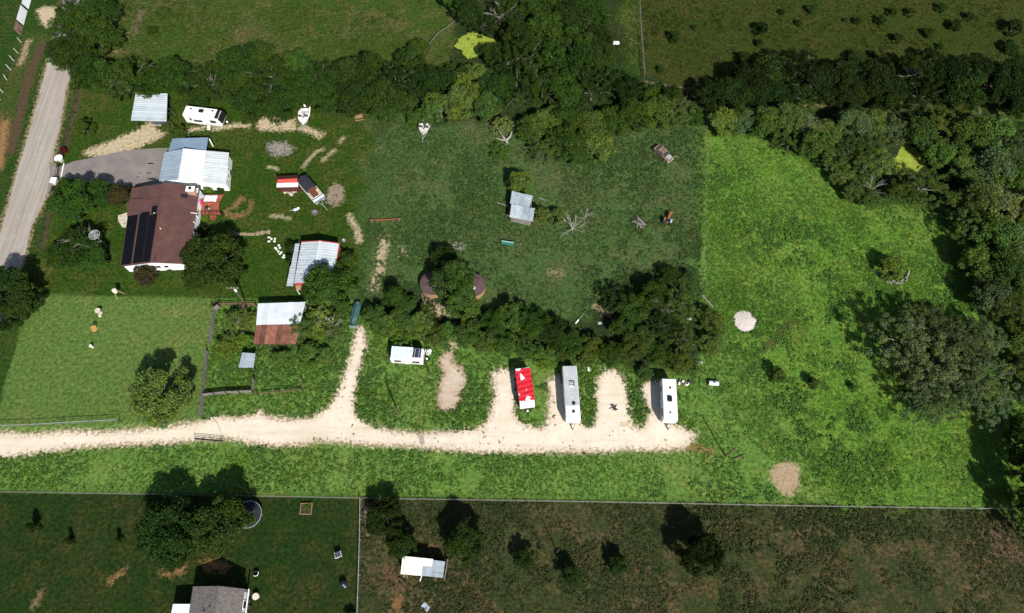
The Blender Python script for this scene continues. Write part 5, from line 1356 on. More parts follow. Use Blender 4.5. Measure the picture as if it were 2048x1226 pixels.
for k in range(4): a = k * 1.57 + .7; MB().tube([(.45 * math.cos(a), .45 * math.sin(a), .45), (.55 * math.cos(a), .55 * math.sin(a), 0)], .04).build('leg', steel, o, False)
MB().box((.35, -.45, .75), (.3, .2, .05), .4).build('side_shelf', mat('pale_blue_plastic', (.45, .55, .68), .4, .1), o, False)
# junk around the parked trailers
o = MB().slab([G(1175, 735, .15), G(1181, 734, .15), G(1183, 742, .15), G(1176, 743, .15)], .08).build('white_board', trim_white); tag(o, 'small white board leaning in the weeds between trailers', 'board')
p = G(1426, 768); o = root('white_tank', 'white propane tank lying in the weeds east of the white trailer', 'tank', p, R(-5))
MB().tube([(-.85, 0, .5), (-.7, 0, .5), (.7, 0, .5), (.85, 0, .5)], .42, n=14).build('cylinder', mat('pale_tank', (.55, .66, .66), .4, .15), o, False); MB().lathe((0, 0, .92), [(.14, 0), (.14, .15), (.05, .18)], 10).build('valve_cap', black_m, o, False)
for x in (-.5, .5): MB().box((x, 0, .1), (.12, .7, .2)).build('saddle', steel, o, False)
junk_m = [mat('junk_dark', (.05, .05, .06), .7, .3), trim_white, wood_grey]
for k in range(9):
    p = G(1358 + rng.random() * 22, 762 + rng.random() * 10); q = MB().box((p.x, p.y, .2), (.3 + .4 * rng.random(), .25 + .3 * rng.random(), .4), rng.random() * 3).build('storage_crate', junk_m[k % 3], None, bevel=.03); tag(q, ('dark', 'white', 'grey')[k % 3] + ' crate in the clutter beside the plain white trailer', 'crate', 'clutter by the white trailer')
p = G(1228, 815); o = root('burnt_heap', 'charred heap of sticks on the gravel bay between trailers', 'burnt heap', p)
for k in range(10): a = rng.random() * 6.28; MB().tube([(1.0 * math.cos(a), .6 * math.sin(a), .05), (-.6 * math.cos(a + .5), -.5 * math.sin(a), .12 + .15 * rng.random())], .06).build('stick', mat('charcoal', (.05, .05, .055), .9, .3), o, False)
o = sheet('worn_patch', GL([(836, 868), (846, 866), (850, 887), (840, 889)]), .02, mat('grey_mat', (.33, .28, .24), .9, .2), 'worn rectangular patch on the gravel drive')
o = sheet('ground_mat', GL([(1240, 843), (1256, 843), (1256, 853), (1240, 853)]), .02, mat('tan_mat', (.52, .43, .27), .9, .2), 'pale tan mat on the gravel between trailers')
# gravel disc: mounded
def mound(name, label, px, py, r, h, m, seed):
    p = G(px, py); vs, fs = [Vector((p.x, p.y, h))], []; n = 40; rs = random.Random(seed); ph = [rs.random() * 6 for _ in range(4)]
    for j, k in enumerate((.3, .6, .85, 1.0)):
        for i in range(n):
            a = 2 * math.pi * i / n; rr = r * k * (1 + .015 * math.sin(3 * a + ph[0]) + .012 * math.sin(7 * a + ph[1])); vs.append(Vector((p.x + rr * math.cos(a), p.y + rr * math.sin(a), max(.03, h * (1 - k ** 2) + .03 * (rs.random() - .5)) if k < 1 else .01)))
    for i in range(n): fs.append((0, 1 + i, 1 + (i + 1) % n))
    for j in range(3):
        for i in range(n): a_, b_ = 1 + j * n + i, 1 + j * n + (i + 1) % n; fs.append((a_, a_ + n, b_ + n, b_))
    o = MB().add(vs, fs).build(name, m); return tag(o, label, 'gravel mound')
mound('gravel_mound', 'round low mound of pale gravel in the green east lot', 1490, 642, 2.1, .2, mat('pinkish_gravel', (.50, .445, .41), .95, .15, 1.2, bump=.03, fine=4), 4)
# stone ring
p0 = G(1785, 540); o = root('stone_ring', 'half ring of pale stones edging a shrub bed in the east lot', 'stone edging', p0)
for k in range(26):
    a = R(195 + k * 6.2); rr = 2.7 + .6 * rng.random()
    MB().prism([(p0.x + rr * math.cos(a) + (.14 + .1 * rng.random()) * math.cos(q), p0.y + rr * .95 * math.sin(a) + (.13 + .1 * rng.random()) * math.sin(q)) for q in (.2, 1.2, 2.4, 3.4, 4.4, 5.4)], 0, .25 + .15 * rng.random()).build('stone', mat('grey_stone', (.26, .26, .24), .9, .3, 2, rand=.3), o)
o = MB().beam(G(1404, 590, .2), G(1427, 615, .2), .3, .08).build('plank', wood_grey); tag(o, 'long grey plank lying by the east lot fence', 'plank')
p = G(1157, 640); o = root('wrapped_pipe', 'white sheet-wrapped pipe lying at the edge of the dark thicket', 'pipe', p, R(52)); MB().tube([(-1.0, 0, .15), (0, 0, .15)], .14, n=8).build('wrapped_end', trim_white, o, False); MB().tube([(0, 0, .15), (2.4, 0, .12)], .04, n=6).build('pipe', steel, o, False)
for i, (px, py, s, lb) in enumerate(((1200, 646, .9, 'white scrap under the west side of the dark thicket'), (1378, 638, 1.0, 'white scrap under the east side of the dark thicket'), (1402, 725, .8, 'white scrap at the south-east corner of the dark thicket'), (1254, 698, .7, 'white scrap at the south of the dark thicket'))):
    crumpled('scrap_sheet', lb, 'scrap', G(px, py), s * .9, s * .6, .3, mat('dull_scrap', (.40, .41, .41), .7, .3, 2.0), 20 + i)
crumpled('cloth', 'white cloth lying in the grass beside the field fence at the top', 'cloth', G(1232, 86), 1.5, 1.0, .4, white_cloth, 31)
crumpled('sack', 'white sack on the sandy patch by the road', 'sack', G(94, 56), .9, .6, .3, white_cloth, 33)
# ================================================================== TREES AND SHRUBS
leaf_m = foliage_mat('leaves', trans=.14, spread=.62)
bark = mat('bark', (.15, .13, .11), .9, .35, 3)
bark_soft = mat('grey_bark', (.17, .155, .135), .9, .3, 3)
bark_pale = mat('pale_dead_wood', (.30, .275, .24), .9, .3, 3)
def crown_mesh(name, seed, kind):
    rs = np.random.RandomState(seed)
    if kind == 'broad':    nl, n, z0, z1, lr, sp, ls = 64, 15500, .38, .87, (.10, .25), .78, (.015, .038)
    elif kind == 'sparse': nl, n, z0, z1, lr, sp, ls = 130, 17000, .34, .90, (.045, .13), .90, (.008, .021)
    elif kind == 'cone':   nl, n, z0, z1, lr, sp, ls = 50, 10000, .10, .90, (.11, .25), .76, (.016, .038)
    else:                  nl, n, z0, z1, lr, sp, ls = 34, 6000, .14, .76, (.14, .30), .72, (.026, .058)   # shrub
    a = rs.rand(nl) * 2 * np.pi; u = rs.rand(nl)
    zc = z0 + (z1 - z0) * u
    if kind == 'cone': hr = sp * (1 - .75 * u) * np.sqrt(rs.rand(nl))
    else: hr = sp * np.sqrt(np.clip(1 - ((u - .25) / .85) ** 2, .05, 1)) * rs.rand(nl) ** .45
    C = np.stack([hr * np.cos(a), hr * np.sin(a), zc], 1)
    rl = lr[0] + (lr[1] - lr[0]) * rs.rand(nl); rl *= (1.15 - .45 * hr / sp)
    w = rl ** 2; idx = rs.choice(nl, n, p=w / w.sum())
    d = rs.normal(size=(n, 3)); d /= np.linalg.norm(d, axis=1)[:, None]
    rr = rl[idx] * (.45 + .6 * rs.rand(n) ** .7)
    far = rs.rand(n) < .10; rr[far] *= 1.35
    P = C[idx] + d * rr[:, None] * np.array([1, 1, .55])
    P[:, 2] = np.clip(P[:, 2], .02, 1.0)
    nr = d * .55 + rs.normal(size=(n, 3)) * .55 + np.array([0, 0, .55]); nr /= np.linalg.norm(nr, axis=1)[:, None]
    t1 = np.cross(nr, rs.normal(size=(n, 3))); t1 /= np.linalg.norm(t1, axis=1)[:, None]
    t2 = np.cross(nr, t1)
    s = ls[0] + (ls[1] - ls[0]) * rs.rand(n); e = .5 + .35 * rs.rand(n)
    asp = np.array([1, 1, .75])
    V = np.empty((n, 4, 3))
    V[:, 0] = P + (t1 * s[:, None]) * asp; V[:, 1] = P + (t2 * (s * e)[:, None]) * asp
    V[:, 2] = P - (t1 * s[:, None]) * asp; V[:, 3] = P - (t2 * (s * e)[:, None]) * asp
    V = V.reshape(-1, 3)
    return raw_mesh(name, V, np.arange(len(V)).reshape(-1, 4), 4, leaf_m), C
def trunk_mesh(name, C, seed, m, zf=.5, r=.045, n_l=9, dead=False):
    rs = random.Random(seed); mb = MB()
    mb.tube([(0, 0, -.01), (.02, .01, zf * .5), (.0, .02, zf)], r, r * .6, 7)
    pick = rs.sample(range(len(C)), min(n_l, len(C)))
    for i in pick:
        c = Vector(C[i]); s = Vector((0, 0, zf * (.5 + .5 * rs.random())))
        mid = s.lerp(c, .5) + Vector((rs.random() - .5, rs.random() - .5, .2)) * .12
        mb.tube([s, mid, c], r * .45, r * .12, 5)
        for k in range(4 if dead else 2):
            e = c + Vector((c.x * (.3 if dead else .05) + (rs.random() - .5) * .4, c.y * (.3 if dead else .05) + (rs.random() - .5) * .4, (.12 if dead else -.05) * rs.random()))
            q = mid.lerp(c, .4 + .5 * rs.random()); mb.tube([q, q.lerp(e, .55) + Vector((0, 0, .04)), e], r * .22, r * .05, 4)
    me_ = bpy.data.meshes.new(name); me_.from_pydata([tuple(v) for v in mb.v], [], mb.f); me_.materials.append(m); me_.update()
    return me_
PROTO = {}
for kind, k, bm in (('broad', 6, bark), ('sparse', 5, bark_soft), ('cone', 2, bark), ('shrub', 4, bark)):
    PROTO[kind] = []
    for i in range(k):
        cm, C = crown_mesh('crown_' + kind, 100 + 17 * i + len(kind), kind)
        PROTO[kind].append((cm, trunk_mesh('trunk_' + kind, C, 7 + i, bm, .5 if kind != 'shrub' else .25, .04 if kind != 'shrub' else .06, 9 if kind == 'sparse' else 8)))
# tones: leaf colours of the species, with the dimming outside the lot painted in
TONE = {'dark': (.025, .054, .009), 'deep': (.017, .036, .007), 'black': (.011, .023, .005), 'mid': (.052, .090, .018), 'olive': (.052, .092, .021), 'grey': (.064, .098, .038),
        'light': (.062, .114, .026), 'yellow': (.115, .155, .034), 'red': (.030, .030, .014), 'wine': (.07, .008, .018), 'bright': (.060, .118, .020)}
def tree(px, py, r, tone, label, kind='broad', hk=1.35, group=None, name=None, cat='tree', f=.62):
    """px, py, r: where the crown shows in the photograph; the foot follows from the crown's height"""
    rm_ = r / ppm(px, py, 3) * 1.2; h = max(.5, rm_ * hk * .9)
    c = G(px, py, h * f)
    o = root(name or ('tree' if kind != 'shrub' else 'shrub'), label, cat, (c.x, c.y, 0), 0, group)
    h *= .85 + .4 * rng.random() if group else 1.0
    if group and kind == 'broad' and rng.random() < .18: kind = 'sparse'
    cm, tm = PROTO[kind][rng.randrange(len(PROTO[kind]))]
    rz = rng.random() * 6.28
    for nm, me_ in (('crown', cm), ('trunk', tm)):
        q = bpy.data.objects.new(nm, me_); link(q, o); q.scale = (rm_ * (.95 + .15 * rng.random()), rm_ * (.95 + .15 * rng.random()), h); q.rotation_euler = (0, 0, rz)
        if nm == 'crown':
            v = .68 + .6 * rng.random(); g_ = .86 + .34 * rng.random(); t_ = TONE[tone]; q.color = (t_[0] * v * g_, t_[1] * v, t_[2] * v, 1)
    return o
ORD = ('first second third fourth fifth sixth seventh eighth ninth tenth eleventh twelfth thirteenth fourteenth fifteenth sixteenth seventeenth eighteenth nineteenth '
       'twentieth twenty-first twenty-second twenty-third twenty-fourth twenty-fifth twenty-sixth twenty-seventh twenty-eighth').split()
def grove(items, tone, label, group, kind='broad', hk=1.35, tones=None, **kw):
    """a stand of trees or bushes; each is told apart by its place counted from the left"""
    order = {id(it): k for k, it in enumerate(sorted(items, key=lambda q: q[0]))}
    for i, it in enumerate(items):
        tn = it[3] if len(it) > 3 else (tones[i % len(tones)] if tones else tone)
        kd = it[4] if len(it) > 4 else kind
        tree(it[0], it[1], it[2], tn, label + ', ' + ORD[order[id(it)]] + ' from left', kd, hk, group, **kw)
H = 'hedge trees north of the yard'
grove([(118, 100, 32), (132, 62, 36), (140, 22, 36), (124, 122, 22), (150, 100, 46), (190, 70, 44), (165, 35, 44), (200, 20, 36), (182, 145, 46), (222, 150, 44), (258, 160, 44), (297, 158, 42), (340, 150, 46), (382, 160, 44), (420, 160, 42), (352, 185, 26), (405, 190, 26)], 'dark',
      'dark green tree in the hedge from road to travel trailer', H, hk=1.3)
grove([(480, 128, 44), (520, 115, 36), (478, 170, 40), (505, 198, 42), (548, 150, 48), (560, 205, 38), (592, 130, 36), (600, 175, 46), (640, 150, 40), (645, 190, 38), (500, 228, 22), (553, 232, 20)], 'dark',
      'dark green tree in the hedge behind the white motor boat', 'hedge trees behind the boat', hk=1.3)
grove([(695, 150, 44), (735, 145, 42), (712, 195, 42), (755, 190, 46), (795, 165, 44), (770, 225, 24), (820, 120, 32), (838, 95, 24), (835, 160, 40), (800, 205, 34)], 'deep',
      'dark tree in the hedge east of the picnic table', 'hedge trees east of the picnic table', hk=1.35, tones=['deep', 'dark'])
grove([(868, 165, 40), (908, 155, 40), (948, 160, 42), (985, 175, 42), (880, 212, 38, 'olive'), (925, 205, 40, 'olive'), (965, 212, 36, 'olive'), (855, 225, 26, 'olive')], 'mid', 'tree in the belt north of the faded boat',
      'belt north of the faded boat', tones=['deep', 'dark', 'mid'])
grove([(935, 22, 34), (905, -5, 30), (965, 45, 26), (1025, 15, 44), (1075, 15, 42), (1040, 70, 38), (1088, 62, 44), (1132, 30, 46), (1180, 25, 44), (1150, 80, 46), (1195, 75, 34), (985, 108, 26), (1015, 120, 34), (1060, 118, 44),
       (1110, 115, 44), (1160, 130, 44), (1200, 120, 36), (1035, 165, 44), (1085, 165, 44), (1135, 175, 44), (1185, 175, 42), (1225, 160, 36), (1255, 185, 36), (1300, 185, 30), (1340, 195, 28)], 'deep',
      'dark tree in the dense wood east of the algae pond', 'wood by the algae pond', tones=['deep', 'dark', 'deep', 'dark', 'dark'], hk=1.4)
grove([(1062, 255, 34), (1095, 240, 40), (1095, 290, 38), (1135, 232, 42), (1140, 280, 44), (1180, 255, 44), (1195, 295, 36), (1225, 240, 40), (1268, 228, 40), (1312, 222, 38), (1352, 225, 36), (1388, 230, 24), (1160, 310, 26)], 'olive',
      'bushy olive-green tree in the thicket above the middle lot', 'thicket above the middle lot', tones=['dark', 'mid', 'olive', 'dark'], hk=1.1)
grove([(1428, 180, 42), (1468, 190, 40), (1505, 160, 44), (1510, 195, 36), (1550, 140, 42), (1555, 185, 42), (1600, 140, 46), (1605, 185, 40), (1650, 160, 44), (1695, 150, 42), (1700, 190, 40), (1745, 160, 44), (1780, 180, 42),
       (1830, 150, 46), (1845, 190, 42), (1885, 160, 46), (1930, 180, 46), (1950, 140, 40), (1985, 170, 46), (2030, 150, 44), (2035, 200, 42), (1865, 115, 30)], 'black',
      'very dark tree in the belt above the east lot', 'belt above the east lot', tones=['black', 'deep', 'black'], hk=1.3)
grove([(1350, 72, 15), (1390, 52, 8), (1523, 55, 16), (1625, 14, 13), (1565, 22, 8), (1763, 38, 13), (1715, 40, 9), (1692, 38, 7), (1785, 22, 11), (1822, 24, 10), (1886, 12, 14), (1912, 48, 15), (1860, 62, 14), (1797, 74, 14),
       (1712, 112, 19), (1490, 115, 17), (1805, 120, 14), (1882, 90, 10), (2030, 52, 19), (2026, 90, 20), (1956, 110, 9), (1322, 137, 10), (1520, 85, 10), (1940, 30, 12), (1600, 45, 9), (1745, 105, 9)], 'deep',
      'small dark bush dotted over the brownish north-east field', 'bushes in the north-east field', 'shrub', 1.2, name='shrub', cat='shrub')
E = 'trees edging the east lot'
grove([(1448, 238, 34, 'light'), (1490, 236, 34), (1530, 245, 36), (1572, 240, 36), (1585, 275, 36), (1618, 255, 36), (1630, 295, 38), (1660, 262, 36), (1672, 310, 36), (1705, 250, 38), (1700, 300, 36), (1748, 245, 38), (1742, 290, 34),
       (1790, 255, 36), (1762, 322, 30, 'light'), (1730, 335, 32), (1690, 350, 28)], 'olive', 'grey-green tree along the north edge of the east lot', E, tones=['olive', 'grey', 'mid', 'olive'], hk=1.25)
grove([(1840, 265, 42), (1885, 260, 42), (1880, 305, 34), (1845, 375, 42, 'mid'), (1800, 380, 26, 'mid'), (1740, 395, 24), (1705, 380, 24), (1935, 270, 46), (1985, 275, 46), (2035, 285, 44)], 'olive', 'grey-green tree around the algae pond in the east lot',
      'trees around the east pond', tones=['olive', 'mid', 'olive'], hk=1.25)
grove([(1935, 340, 42), (1985, 335, 46), (2035, 345, 44), (1918, 400, 34), (1955, 400, 44), (2005, 405, 46), (2045, 415, 42), (1940, 455, 42), (1985, 470, 46), (2035, 480, 46), (1955, 520, 42), (2005, 540, 46), (2045, 550, 40), (1980, 590, 40),
       (2025, 610, 46), (2050, 670, 42), (2045, 730, 30), (2060, 790, 30)], 'olive', 'grey-green tree in the wood along the east edge of the lot', 'wood on the east edge', tones=['olive', 'grey', 'mid', 'mid'], hk=1.35)
grove([(1800, 680, 62), (1850, 650, 52), (1858, 730, 64), (1920, 690, 60), (1965, 680, 48), (1905, 770, 62), (1970, 760, 60), (1850, 800, 50), (1985, 810, 46)], 'grey', 'feathery grey-green tree in the east clump of the lot', 'feathery tree clump', 'sparse', 1.25)
tree(1785, 530, 26, 'mid', 'round bush inside the half ring of stones', 'shrub', 1.5, name='shrub', cat='shrub')
for px, py, r_, lb in ((1558, 748, 19, 'small dark bush west of the gap in the overgrown fence line'), (1628, 765, 15, 'small dark bush in the middle of the overgrown fence line'), (1710, 775, 10, 'slim dark bush near the feathery trees')):
    tree(px, py, r_, 'mid', lb, 'shrub', 1.8, name='shrub', cat='shrub')
grove([(2062, 880, 44), (2072, 940, 46), (2062, 1005, 44), (2075, 1070, 40), (2050, 830, 26)], 'dark', 'dark tree at the right edge shading the lot', 'trees at the right edge', hk=1.9)
# trees inside the lot
tree(320, 782, 60, 'light', 'large light green tree between the mown lawn and the gravel drive', 'broad', 1.25)
tree(318, 825, 36, 'light', 'light green lower tree at the south foot of the large lawn tree', 'broad', 1.0)
grove([(750, 632, 28), (770, 655, 30), (800, 640, 32), (808, 675, 28), (838, 650, 30), (870, 668, 26), (850, 625, 24), (895, 660, 24), (800, 688, 16)], 'mid', 'tree in the row over the blue-tarped camper', 'trees over the camper', tones=['olive', 'mid', 'mid', 'bright'], hk=1.2)
grove([(940, 668, 30), (975, 686, 26), (1012, 688, 26), (1052, 698, 26), (1088, 712, 28, 'bright'), (1125, 705, 24), (1175, 712, 20), (1290, 745, 18)], 'mid', 'tree in the row behind the parked trailers', 'row behind the trailers', tones=['mid', 'olive', 'mid'], hk=1.2)
grove([(990, 642, 30), (1030, 630, 32), (1068, 648, 34), (1105, 660, 34), (1140, 682, 30), (1180, 690, 28), (1225, 705, 28), (1235, 600, 32, 'deep'), (1270, 620, 36), (1275, 680, 36), (1310, 590, 32), (1320, 650, 37), (1320, 705, 30), (1365, 680, 30),
       (1362, 610, 36, 'olive'), (1375, 560, 24, 'olive'), (1250, 655, 30), (1360, 725, 26), (1340, 550, 24)], 'dark', 'dark tree in the thicket at the south of the middle lot', 'thicket south of the middle lot', tones=['dark', 'mid', 'dark', 'deep'], hk=1.3)
grove([(1420, 640, 24), (1425, 690, 26), (1440, 660, 20)], 'mid', 'bushy tree spilling over the fence west of the gravel mound', 'trees west of the gravel mound', tones=['mid', 'olive'], hk=1.2)
tree(905, 560, 46, 'mid', 'tall dark green tree between the two round tanks', 'broad', 1.7)
tree(925, 605, 34, 'mid', 'dark green tree south of the round tanks', 'broad', 1.3)
tree(888, 515, 28, 'dark', 'tree north of the round tanks', 'broad', 1.4)
tree(790, 590, 30, 'dark', 'dark tree east of the sandy track in the middle lot', 'cone', 1.6)
tree(810, 610, 26, 'mid', 'green tree south-east of the sandy track in the middle lot', 'broad', 1.2)
tree(1037, 362, 28, 'mid', 'tree overhanging the north side of the galvanised shack', 'broad', 1.4)
tree(1082, 425, 22, 'mid', 'bush at the east side of the galvanised shack', 'shrub', 1.6, name='shrub', cat='shrub')
tree(1115, 430, 20, 'olive', 'bush in the weeds beside the fallen dead branches', 'shrub', 1.3, name='shrub', cat='shrub')
tree(1005, 250, 22, 'yellow', 'yellow-green vine-covered bush beside the forked dead trunk', 'sparse', 1.5, name='shrub', cat='shrub')
tree(1002, 305, 26, 'bright', 'low bright bush below the forked dead trunk', 'sparse', .7, name='shrub', cat='shrub')
tree(830, 235, 20, 'mid', 'bush west of the faded boat', 'shrub', 1.2, name='shrub', cat='shrub')
# yard trees
tree(150, 400, 52, 'dark', 'big dark tree south of the driveway', 'broad', 1.25); tree(190, 385, 34, 'dark', 'dark tree between the driveway and the flagstone patio', 'broad', 1.4); tree(130, 375, 28, 'dark', 'small dark tree beside the south gate pier', 'broad', 1.3)
tree(236, 392, 28, 'red', 'reddish-brown tree at the corner of the driveway and the house', 'broad', 1.4)
tree(150, 495, 50, 'dark', 'big dark tree in the front yard with bare limbs showing', 'broad', 1.1); tree(120, 510, 36, 'dark', 'dark tree by the south part of the front fence', 'broad', 1.2); tree(185, 515, 36, 'dark', 'dark tree on the front lawn nearest the solar panels', 'broad', 1.2)
tree(20, 565, 46, 'deep', 'dark tree overhanging the road at the left edge', 'broad', 1.5); tree(45, 600, 42, 'deep', 'dark tree at the north-west corner of the mown lawn', 'broad', 1.5); tree(5, 620, 40, 'deep', 'dark tree at the left edge beside the mown lawn', 'broad', 1.5)
tree(165, 250, 21, 'dark', 'lone round dark bush on the lawn north of the driveway', 'shrub', 1.4, name='shrub', cat='shrub'); tree(357, 264, 19, 'dark', 'round dark bush at the north-west corner of the blue lean-to', 'shrub', 1.8, name='shrub', cat='shrub')
tree(286, 545, 26, 'red', 'reddish-brown bush below the solar panel corner of the house', 'shrub', 1.4, name='shrub', cat='shrub')
tree(420, 512, 58, 'dark', 'big round dark tree at the south-east corner of the brown-roofed house', 'broad', 1.35); tree(395, 555, 30, 'dark', 'dark tree in front of the house corner nearest the lawn', 'broad', 1.2); tree(455, 545, 34, 'dark', 'dark tree beside the utility pole', 'broad', 1.3)
tree(656, 562, 48, 'dark', 'dark feathery tree shading the barn roof', 'broad', 1.5); tree(680, 560, 38, 'dark', 'dark tree east of the barn', 'cone', 1.5); tree(625, 580, 26, 'dark', 'low dark tree south of the barn', 'broad', 1.2); tree(690, 525, 26, 'dark', 'dark tree at the north-east of the barn', 'broad', 1.4)
tree(582, 492, 15, 'deep', 'dark bush by the north-west corner of the barn', 'shrub', 1.6, name='shrub', cat='shrub'); tree(580, 515, 12, 'deep', 'dark bush along the west wall of the barn', 'shrub', 1.5, name='shrub', cat='shrub')
tree(415, 375, 11, 'bright', 'bright green bush between the garage and the red deck', 'shrub', 1.2, name='shrub', cat='shrub'); tree(440, 378, 10, 'dark', 'dark bush at the south-east corner of the garage', 'shrub', 1.2, name='shrub', cat='shrub'); tree(463, 345, 8, 'mid', 'bush along the east wall of the garage', 'shrub', 1.2, name='shrub', cat='shrub')
tree(408, 435, 9, 'bright', 'bright bush below the red deck', 'shrub', 1.0, name='shrub', cat='shrub'); tree(405, 458, 14, 'deep', 'dark bush against the east wall of the house', 'shrub', 1.6, name='shrub', cat='shrub'); tree(337, 545, 9, 'mid', 'small green bush at the south gable of the house', 'shrub', 1.0, name='shrub', cat='shrub')
tree(125, 298, 8, 'wine', 'wine-red bush beside the north gate pier', 'shrub', 1.8, name='shrub', cat='shrub'); tree(188, 648, 5, 'grey', 'small grey shrub growing in the stump planter', 'shrub', 1.6, name='shrub', cat='shrub')
for px, py, r_, tn, lb in ((328, 25, 17, 'dark', 'larger dark bush in the north pasture'), (303, 58, 13, 'dark', 'smaller dark bush in the north pasture'), (612, 22, 6, 'dark', 'tiny dark bush in the middle of the north pasture'), (748, 42, 6, 'dark', 'tiny dark bush at the east of the north pasture')):
    tree(px, py, r_, tn, lb, 'shrub', .9, name='shrub', cat='shrub')
# pen growth
for px, py, r_, tn, lb in ((472, 645, 30, 'yellow', 'pale yellow-green bush in the north part of the pen'), (500, 640, 22, 'yellow', 'yellow-green bush touching the old shed'), (450, 690, 26, 'mid', 'dark green bush breaking the west board fence'), (488, 680, 24, 'bright', 'bright green bush west of the rusted roof'),
        (608, 655, 30, 'light', 'light green bush over the east end of the rusted roof'), (632, 640, 30, 'yellow', 'pale green bush with bare branches east of the old shed'), (660, 665, 26, 'olive', 'olive bush with bare branches west of the covered boat'), (680, 620, 26, 'mid', 'green bush north-west of the covered boat'),
        (618, 705, 26, 'mid', 'dark green bush in the middle of the weedy pen'), (560, 715, 22, 'mid', 'green bush below the rusted roof'), (650, 712, 22, 'mid', 'green bush beside the bend of the sandy path')):
    tree(px, py, r_, tn, lb, 'sparse' if tn in ('light', 'olive', 'yellow') else 'shrub', 1.5 if tn == 'light' else 1.1, name='shrub', cat='shrub')
# south side
tree(335, 1058, 66, 'deep', 'large dark tree straddling the south boundary', 'broad', 1.4); tree(445, 1042, 60, 'deep', 'large dark tree beside the trampoline', 'broad', 1.4); tree(300, 1090, 30, 'deep', 'dark low tree at the west foot of the boundary trees', 'broad', 1.1); tree(345, 1108, 36, 'deep', 'dark low tree at the south foot of the boundary trees', 'broad', 1.1)
tree(770, 1030, 34, 'deep', 'dark tree where the two south fences meet', 'broad', 1.6); tree(745, 1055, 16, 'deep', 'dark bush on the yard fence', 'shrub', 1.4, name='shrub', cat='shrub'); tree(803, 1090, 32, 'deep', 'dark tree at the north-west of the cream-roofed shed', 'broad', 1.5)
tree(928, 1080, 44, 'deep', 'big dark tree north-east of the cream-roofed shed', 'broad', 1.5)
for px, py, r_, lb in ((1050, 1118, 22, 'westmost of three small dark trees in the brown pasture'), (1140, 1150, 23, 'middle of three small dark trees in the brown pasture'), (1238, 1130, 22, 'eastmost of three small dark trees in the brown pasture')):
    tree(px, py, r_, 'deep', lb, 'broad', 1.7)
tree(1405, 1110, 44, 'black', 'large dark tree alone in the brown pasture', 'broad', 1.8)
for px, py, r_, lb in ((62, 1052, 13, 'westmost sapling on the dark south lawn'), (135, 1080, 10, 'middle sapling on the dark south lawn'), (234, 1080, 9, 'eastmost sapling on the dark south lawn')):
    tree(px, py, r_, 'deep', lb, 'cone', 2.6)
for dx, dy in ((-5, -3), (4, 4), (5, -5), (-5, 5), (0, 0)):
    tree(613 + dx, 1013 + dy, 6, 'bright', 'leafy green vegetable growing in the raised bed', 'shrub', 1.0, 'greens in the raised bed', 'vegetable_plant', 'plant')
tree(700, 1235, 14, 'deep', 'dark bush at the bottom edge by the yard fence', 'shrub', 1.6, name='shrub', cat='shrub')

# dead trees and branches
def dead_tree(px, py, r, label, seed, lie=False, zf=.45):
    rm_ = r / ppm(px, py, 3); rs = np.random.RandomState(seed); n = 14
    a = rs.rand(n) * 6.28; C = np.stack([.75 * np.cos(a) * rs.rand(n) ** .4, .75 * np.sin(a) * rs.rand(n) ** .4, .55 + .4 * rs.rand(n)], 1)
    h = rm_ * (.5 if lie else 1.5); c = G(px, py, h * .6)
    o = root('dead_tree', label, 'dead tree', (c.x, c.y, 0))
    q = bpy.data.objects.new('branches', trunk_mesh('dead_branches', C, seed, bark_pale, zf, .032, 14, True)); link(q, o); q.scale = (rm_, rm_, h)
for i, (px, py, r_, lie, lb) in enumerate(((1000, 28, 34, False, 'tall bare dead tree among the dark wood at the top'), (1145, 455, 40, True, 'bare dead branches sprawled in the weeds of the middle lot'), (1170, 432, 26, True, 'smaller bare dead branches in the weeds of the middle lot'),
        (1745, 375, 28, False, 'bare grey dead tree south-west of the east pond'), (1330, 615, 30, False, 'bare dead tree in the dark thicket'), (1160, 60, 30, False, 'bare dead limbs in the wood east of the algae pond'), (1900, 690, 34, False, 'bare pale limbs among the feathery trees'),
        (665, 650, 28, False, 'bare grey branches in the pen bushes'), (1520, 232, 20, False, 'bare grey dead tree in the row north of the east lot'), (165, 480, 40, False, 'bare pale limbs in the front yard tree'), (1960, 255, 34, False, 'bare pale limbs in the trees at the top right'))):
    dead_tree(px, py, r_, lb, 40 + i, lie)
p = G(1012, 283); o = root('fallen_tree', 'forked pale dead trunk lying at the edge of the thicket', 'dead trunk', p)
MB().tube([(0, 0, .3), (-1.0, 1.4, .6), (-1.8, 3.0, .9)], .28, .1).build('limb', bark_pale, o, False); MB().tube([(0, 0, .3), (.9, .8, .7), (1.3, 1.8, 1.1)], .26, .1).build('limb', bark_pale, o, False); MB().tube([(0, 0, .3), (-1.2, .2, .4), (-2.0, .5, .5)], .2, .06).build('limb', bark_pale, o, False); MB().tube([(0, .1, .35), (.3, -.8, .15)], .3, .35).build('stump', bark_pale, o, False)
# wire hoop trellis hung in the front-yard tree
p = G(189, 470, 4.6); o = root('hoop_trellis', 'round white wire hoop standing in the front yard tree', 'trellis', (p.x, p.y, 3.2))
for rr, zz in ((1.0, 1.5), (.7, 1.6), (.4, 1.65)): MB().tube([(rr * math.cos(k * .35), rr * math.sin(k * .35), zz) for k in range(19)], .06).build('hoop', steel, o, False)
for k in range(5): a = k * 1.256; MB().tube([(0, 0, 1.65), (1.0 * math.cos(a), 1.0 * math.sin(a), 1.5)], .04).build('spoke', steel, o, False)
MB().tube([(0, 0, -3.2), (0, 0, 1.65)], .06).build('stem', steel, o, False)

